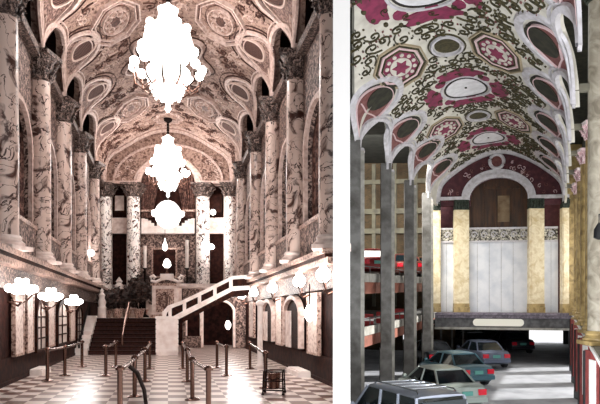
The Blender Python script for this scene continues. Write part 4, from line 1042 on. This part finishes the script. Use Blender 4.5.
for i, v in enumerate(vr):
    t = thing('brick_pier', 'red and dark panelled pier under the right gallery, %s from the front' % (ORD[i-1] if i else 'outside the frame'), 'pier', H2.P(.97, v, F2), 0, 'piers under the right gallery') if i else None
    if not t: continue
    M4 = None
    b = MB(); b.box(0,.35,-.55,.55,.3,2.72); b.build('body', M['c_red'], t)
    b = MB(); b.box(-.03,.38,-.6,.6,0,.3); b.box(-.03,.0,-.58,-.48,.3,2.7); b.box(-.03,0,.48,.58,.3,2.7); b.build('dark_base', M['c_black'], t)
    b = MB(); b.box(-.02,.36,-.2,.2,.9,2.5); b.build('white_panel', M['c_white'], t)
py_ = None
for i, v in enumerate(vr[1:]):
    lab = 'round ochre column on the right gallery ledge of the car park hall, %s from the front' % ORD[i]
    if i == 0:
        t = thing('grey_marble_column', 'weathered grey marble column at the right edge of the frame', 'column', H2.P(1.15, v, -1.5)); column_parts(t, 9.35, .3, M['c_greymarble'], M['c_cap'], .6); continue
    if py_ is None:
        py_ = thing('ochre_column', lab, 'column', H2.P(1.22, v, -1.5), 0, 'ochre columns of the right gallery'); column_parts(py_, 6.7, .25, M['c_yellow2'], M['c_pinkcap'], .55)
    else: dup(py_, H2.P(1.22, v, -1.5), label=lab, rz=PI/2*i)
fr = lambda a, d, z: H2.P(d, a, z)
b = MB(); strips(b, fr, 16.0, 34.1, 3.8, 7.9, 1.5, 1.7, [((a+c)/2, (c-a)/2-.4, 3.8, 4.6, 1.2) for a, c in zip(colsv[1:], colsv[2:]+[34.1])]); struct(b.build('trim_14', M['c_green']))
b = MB()
for v in colsv[1:]: b.hbox(H2, .45, 1.3, v-.09, v+.09, 5.0, 5.18)
struct(b.build('trim_15', M['c_band']))
t = thing('gallery_lamp', 'small dark lamp hanging beside the grey marble column at the right edge', 'lamp', H2.P(1.05, 14.9, -.05+1.45))
b = MB(); b.lathe([(.02,-.3),(.13,-.25),(.12,-.05),(.03,.1)], 12); b.build('shade', M['c_black'], t, smooth=40); b = MB(); b.tube([(0,0,.08),(.0,0,.3),(.3,.1,.35)], .02, 5); b.build('bracket', M['c_black'], t)

# ---- painted relief of the vault
rib2 = MB()
for s, cl in ((-1, V2.cl), (1, colsv)):
    lun_band(V2, rib2, s, cl, .22, .12)
    lun_band(V2, rib2, s, cl, .08, .08, off=.28)
for vv, w_ in ((33.95,.3),(33.45,.14)): V2.band(rib2, [(a/10, vv) for a in range(-int(V2.Q*10), int(V2.Q*10)+1)], w_, .1)
rib2.build('rib', M['c_rib'], ceil2, smooth=50)
L2 = V2.arc_of_z(6.2)
ex2 = []
for s in (-1, 1):
    for v in (colsv if s > 0 else V2.cl):
        ring = MB(); V2.band(ring, tear(V2, s, v, 1.3, L2), .3, .07, True)
        t = ring.build('teardrop_moulding', M['c_rib'], ceil2, smooth=50)
        p = MB(); V2.fill(p, tear(V2, s, v, 1.3, L2, f=.84), .02, rings=8, c=(s*(V2.Q-L2*.8), v)); p.build('dark_border', M['c_dark'], t)
        p = MB(); V2.fill(p, tear(V2, s, v, 1.3, L2, f=.74), .04, rings=8, c=(s*(V2.Q-L2*.8), v)); g = p.build('red_panel', M['c_redpanel'], t)
        p = MB(); e = ell((s*(V2.Q-L2-.32), v), .58, .66); V2.fill(p, e, .07); p.build('dark_oval', M['c_green'], g)
        p = MB(); V2.band(p, [q for q in e if s*(q[0]) >= V2.Q-L2-.2][:0] or tear(V2, s, v, 1.3, L2, f=.78), .05, .08, True); V2.band(p, [(s*(V2.Q-L2+.42-.12*abs(math.sin(k))), v+.8*k/1.4) for k in [(-1.4+2.8*i/12) for i in range(13)]], .06, .1); p.build('oval_rim', M['c_pink'], g, smooth=50)
        ex2.append(((s*(V2.Q-L2), v), 1.25, 1.4))
def inv(p): return True
for vv in (11.2+.0, 18.9, 26.6):
    for s in (-1, 1):
        if vv < 13 : continue
        c = (s*1.65-.3, vv); ex2.append((c, 1.0, 1.55))
        octo = lambda k: [(c[0]+.92*k*math.cos(PI/8+PI/4*i), c[1]+1.5*k*math.sin(PI/8+PI/4*i)) for i in range(8)]
        p = MB(); V2.band(p, poly_dense(octo(1)), .07, .06, True); t = p.build('octagon_moulding', M['c_tan'], ceil2, smooth=40)
        p = MB(); V2.band(p, poly_dense(octo(.9)), .08, .05, True); V2.band(p, poly_dense(octo(.7)), .05, .05, True); p.build('dark_outline', M['c_olive'], t)
        p = MB(); V2.band(p, poly_dense(octo(.8)), .1, .04, True); p.build('pink_border', M['c_pink'], t)
        p = MB(); V2.fill(p, poly_dense(octo(.66)), .02)
        star = [(c[0]+(.3 if i%2 else .17)*math.cos(PI*i/6), c[1]+(.5 if i%2 else .28)*math.sin(PI*i/6)) for i in range(12)]
        V2.fill(p, star, .07, rings=2); p.build('crimson_field', M['c_maroon'], t)
        p = MB(); V2.fill(p, ell(c, .37, .6, 24), .045); 
        for k in range(12):
            an = 2*PI*k/12; V2.fill(p, ell((c[0]+.47*math.cos(an), c[1]+.78*math.sin(an)), .07, .1, 8), .05, rings=1)
        p.build('ivory_tracery', M['c_vault'], t)
for vv in (18.9, 26.6):
    c = (-.3, vv-.1); ex2.append((c, .65, .85))
    p = MB(); V2.band(p, ell(c, .5, .68), .12, .09, True); t = p.build('round_moulding', M['c_rib'], ceil2, smooth=50)
    p = MB(); V2.band(p, ell(c, .6, .8), .05, .05, True); V2.fill(p, ell(c, .4, .54), .03); p.build('olive_disc', M['c_olive'], t)
for vv in (15.1, 22.8, 30.5):
    c = (-.3, vv); ex2.append((c, 1.6, 1.85)); 
    p = MB(); V2.fill(p, ell(c, .78, .95, 36), .02); t = p.build('white_medallion', M['c_medal'], ceil2)
    p = MB(); V2.band(p, ell(c, .82, 1.0, 36), .09, .04, True); V2.fill(p, ell(c, .05, .06, 8), .05, rings=1); p.build('dark_ring', M['c_dark'], t)
    p = MB(); V2.band(p, ell(c, .96, 1.17, 36), .12, .05, True); p.build('pale_ring', M['c_rib'], t)
    p = MB()
    for k in range(4):
        an = PI/2*k; cx, cy = c[0]+1.32*math.cos(an), c[1]+1.5*math.sin(an); wa, wv = (.35, .9) if k%2 == 0 else (.85, .4)
        blob = [(cx+wa*(1+.16*math.cos(5*q))*math.cos(q), cy+wv*(1+.16*math.cos(5*q+1))*math.sin(q)) for q in [2*PI*i/30 for i in range(30)]]
        V2.fill(p, blob, .035)
    for k in range(4):
        an = PI/4+PI/2*k; V2.fill(p, ell((c[0]+1.2*math.cos(an), c[1]+1.4*math.sin(an)), .2, .24, 12), .035, rings=2)
    p.build('crimson_clouds', M['c_maroon'], t)
    p = MB(); rn = random.Random(int(vv))
    for k in range(20):
        an = 2*PI*k/20; V2.fill(p, ell((c[0]+1.62*math.cos(an), c[1]+1.86*math.sin(an)), .07, .1, 6), .05, rings=1)
        if k%2: scroll(V2, p, (c[0]+1.2*math.cos(an), c[1]+1.42*math.sin(an)), .12, an, 1, .04, .06, leaves=False)
    p.build('olive_leaves', M['c_olive'], t)
p = MB(); rnd = random.Random(11); step = .53; v = 13.0; i = 0
while v < 33.2:
    a = -4.5
    while a < 4.5:
        c = (a+rnd.uniform(-.12,.12)+(.33 if i%2 else 0), v+rnd.uniform(-.12,.12)); uu, zz = V2.uz(c[0]); ww = H2.P(uu, c[1], zz)
        if not inside(ex2, c, .1) and zz > V2.zs+V2.rise+.35 and ww.x/ww.y > .004:
            scroll(V2, p, c, rnd.uniform(.19,.25), rnd.uniform(0,6.28), rnd.choice((-1,1)), .05, .05, mi=0, mi2=(1 if rnd.random()<.25 else 0))
        a += step
    v += step*.9; i += 1
p.build('scrollwork', [M['c_olive'], M['c_redpanel']], ceil2)

# ---- cars
PAINT = {}
def paint(h, r=.28):
    if h not in PAINT: PAINT[h] = mat('car_paint_'+h.strip('#'), h, rough=r, metal=.35)
    return PAINT[h]
def car(loc, head, col, lab, kind='sedan', group=None, detail=True, tail=True, wagon_dark=False):
    """x forward; heading in radians from +X"""
    name = {'sedan':'sedan_car','suv':'estate_car'}[kind]
    t = thing(name, lab, 'car', loc, head, group)
    pm = paint(col)
    if kind == 'sedan':
        L, W, H = 4.5, .86, 1.4; xs = [-2.25,-2.2,-2.05,-1.6,-1.1,-.4,.4,1.0,1.5,1.95,2.15,2.25]
        zb = [.62,.86,.93,.95,.93,.9,.9,.88,.83,.74,.64,.5]; wf = [.82,.9,.95,.99,1,1,1,1,.98,.93,.86,.76]
        gb = (-1.55, 1.05); gr = (-.95, .35); zr = 1.4
    else:
        L, W, H = 4.5, .9, 1.75; xs = [-2.25,-2.2,-2.1,-1.6,-1.1,-.4,.4,1.0,1.5,1.95,2.15,2.25]
        zb = [.8,1.0,1.06,1.08,1.08,1.07,1.06,1.04,.98,.92,.8,.6]; wf = [.93,.97,.99,1,1,1,1,1,.98,.95,.9,.84]
        gb = (-2.2, 1.1); gr = (-2.02, .45); zr = 1.72
    b = MB(); vs = []; K = 13
    for x, z, f in zip(xs, zb, wf):
        w_ = W*f; zl = .26 if -2.1 < x < 2.1 else .36
        half = [(0, zl), (w_*.86, zl), (w_*.97, zl+.08), (w_, zl+(z-zl)*.45), (w_*.975, z-.12), (w_*.9, z-.02), (0, z+.02)]
        ring = half+[(-y, q) for y, q in half[::-1][1:-1]]
        vs += [(x, y, q) for y, q in ring]
    K = 12; N = len(xs)
    fs = [(j*K+i, j*K+(i+1)%K, (j+1)*K+(i+1)%K, (j+1)*K+i) for j in range(N-1) for i in range(K)]+[tuple(range(K))[::-1], tuple((N-1)*K+i for i in range(K))]
    fs = [f[::-1] for f in fs]; b.add(vs, fs)
    body = b.build('body', pm, t, smooth=50)
    wb = [W*.9, W*.84] ; zb0 = .88 if kind == 'sedan' else 1.04; wr = W*(.66 if kind == 'sedan' else .76)
    G = [(gb[0], W*.86, zb0), (gb[1], W*.86, zb0), (gr[1], wr, zr-.05), (gr[0], wr, zr-.05)]
    b = MB(); b.hexa([(gb[0],-W*.86,zb0),(gb[1],-W*.86,zb0),(gb[1],W*.86,zb0),(gb[0],W*.86,zb0),(gr[0],-wr,zr-.05),(gr[1],-wr,zr-.05),(gr[1],wr,zr-.05),(gr[0],wr,zr-.05)])
    b.build('window_glass', M['c_glass'], t)
    b = MB(); xs2 = [gr[0]-.03, gr[0]+.12, (gr[0]+gr[1])/2, gr[1]-.12, gr[1]+.03]; vs = []
    for i, x in enumerate(xs2):
        dz = (0,.035,.05,.035,0)[i]; vs += [(x,-wr-.02,zr-.06),(x,-wr*.85,zr-.02+dz),(x,0,zr+dz),(x,wr*.85,zr-.02+dz),(x,wr+.02,zr-.06),(x,0,zr-.07)]
    fs = [(j*6+i, (j+1)*6+i, (j+1)*6+(i+1)%6, j*6+(i+1)%6) for j in range(4) for i in range(6)]+[tuple(range(6)), tuple(24+i for i in range(6))[::-1]]
    b.add(vs, fs)
    roof = b.build('roof', pm, t, smooth=50)
    for s in (-1, 1):
        mids = (-.15,) if kind == 'sedan' else (-1.25, -.3)
        for xb, xt in [(gb[0], gr[0]), (gb[1], gr[1])]+[(m_, m_*.95) for m_ in mids]:
            b = MB(); b.tube([(xb, s*W*.87, zb0-.02), (xt, s*(wr+.005), zr-.05)], .042, 6); b.build('pillar', pm, t, smooth=50)
    for sx in (-1.38, 1.4):
        for s in (-1, 1):
            Mx = Matrix.Translation((sx, s*W*.93, .32))@Matrix.Rotation(PI/2*-s, 4, 'X')
            b = MB(); b.lathe([(.2,-.1),(.31,-.1),(.325,-.06),(.325,.06),(.31,.1),(.2,.1)], 24, M=Mx); wh = b.build('wheel', M['c_tyre'], t, smooth=40)
            b = MB(); b.lathe([(.2,.09),(.19,.06),(.06,.07),(.05,.1)], 20, M=Mx); b.build('rim', M['c_rim'], wh, smooth=40)
    if detail:
        for s in (-1, 1):
            b = MB(); zt = .68 if kind == 'sedan' else .85
            b.box(-2.27,-2.17,*sorted((s*W*.5, s*W*.86)),zt-(.08 if kind=='sedan' else .2),zt+.12); b.build('tail_light', M['c_tail'], t)
            b = MB(); b.box(2.14,2.24,*sorted((s*W*.5, s*W*.78)),.5,.62); b.build('headlight', M['c_lamp'], t)
            b = MB(); b.lathe([(.02,-.1),(.09,-.06),(.09,.06),(.02,.1)], 10, M=Matrix.Translation((.85,s*(W+.1),zb0+.08))@Matrix.Rotation(PI/2,4,'X')); b.build('side_mirror', pm, t, smooth=40)
        b = MB(); b.box(-2.33,-2.18,-W*.86,W*.86,.36,.54); b.build('rear_bumper', pm if kind=='sedan' else M['c_chrome'], t)
        b = MB(); b.box(2.16,2.3,-W*.8,W*.8,.32,.46); b.build('front_bumper', pm, t)
        b = MB(); b.box(-2.285,-2.22,-.2,.2,.6,.75); b.build('number_plate', M['c_plate'], t)
    if kind == 'suv':
        for s in (-1, 1):
            b = MB(); b.tube([(-1.9,s*.55,zr+.02),(-1.8,s*.55,zr+.09),(.2,s*.55,zr+.09),(.3,s*.55,zr+.02)], .02, 6); b.build('roof_rail', M['c_chrome'], t)
        for x in (-1.5,-1.0,-.5,0): 
            b = MB(); b.tube([(x,-.55,zr+.09),(x,.55,zr+.09)], .015, 6); b.build('roof_bar', M['c_chrome'], t)
        b = MB(); b.box(-2.24,-2.18,-.62,.62,1.12,1.6); b.build('rear_window', M['c_glass'], t)
    return t
def place(px, Y, dz=0, z=None):
    X = (px-350)/600*Y; return Vector((X, Y, 6+(F2 if z is None else z)+H2.kz*Y+dz))
rd = math.radians
car(place(398, 16.4), rd(116), '#848a96', 'silver estate car with roof rails parked at the bottom left of the car park', 'suv')
car(place(437, 22.6), rd(109), '#97a29d', 'pale silver green sedan with red tail lights parked behind the estate car')
car(place(453, 27.6), rd(109), '#40606c', 'blue green sedan, second of the sedans from the front')
car(place(480, 33.4), rd(100), '#565e70', 'slate blue sedan under the edge of the end balcony')
car(place(509, 40.2), rd(98), '#2a2830', 'dark sedan deep under the end balcony, left of the bright opening')
car(place(470, 40.0), rd(98), '#1e2326', 'black sedan in the deepest shade under the end balcony')
car(place(430, 33.2), rd(100), '#22262c', 'dark sedan among the left concrete columns')
for px, Y, c, lab in ((371,30.5,'#741c1e','deep red car on the upper deck, leftmost'),(402,35.0,'#5f322c','dull red car on the upper deck, middle'),(424,38.5,'#60432f','brownish car on the upper deck, rightmost')):
    car(place(px, Y, .0, z=.4), rd(97), c, lab, group='cars on the upper parking deck')
for px, Y, lab in ((366,24.5,'nearest the front'),(383,26.5,'in the middle'),(400,30.0,'farthest from the front')):
    t = thing('plastic_barrier', 'red plastic barrier on the lower parking deck, '+lab, 'barrier', place(px, Y, 0, z=-1.64), 0, 'red barriers on the lower deck')
    b = MB(); b.hexa([(-.3,-.18,0),(.3,-.18,0),(.3,.18,0),(-.3,.18,0),(-.3,-.07,.5),(.3,-.07,.5),(.3,.07,.5),(-.3,.07,.5)]); b.build('body', paint('#8c2a2a', .6), t)
    b = MB(); b.box(-.31,.31,-.15,-.12,.22,.3); b.build('white_stripe', M['c_white'], t)
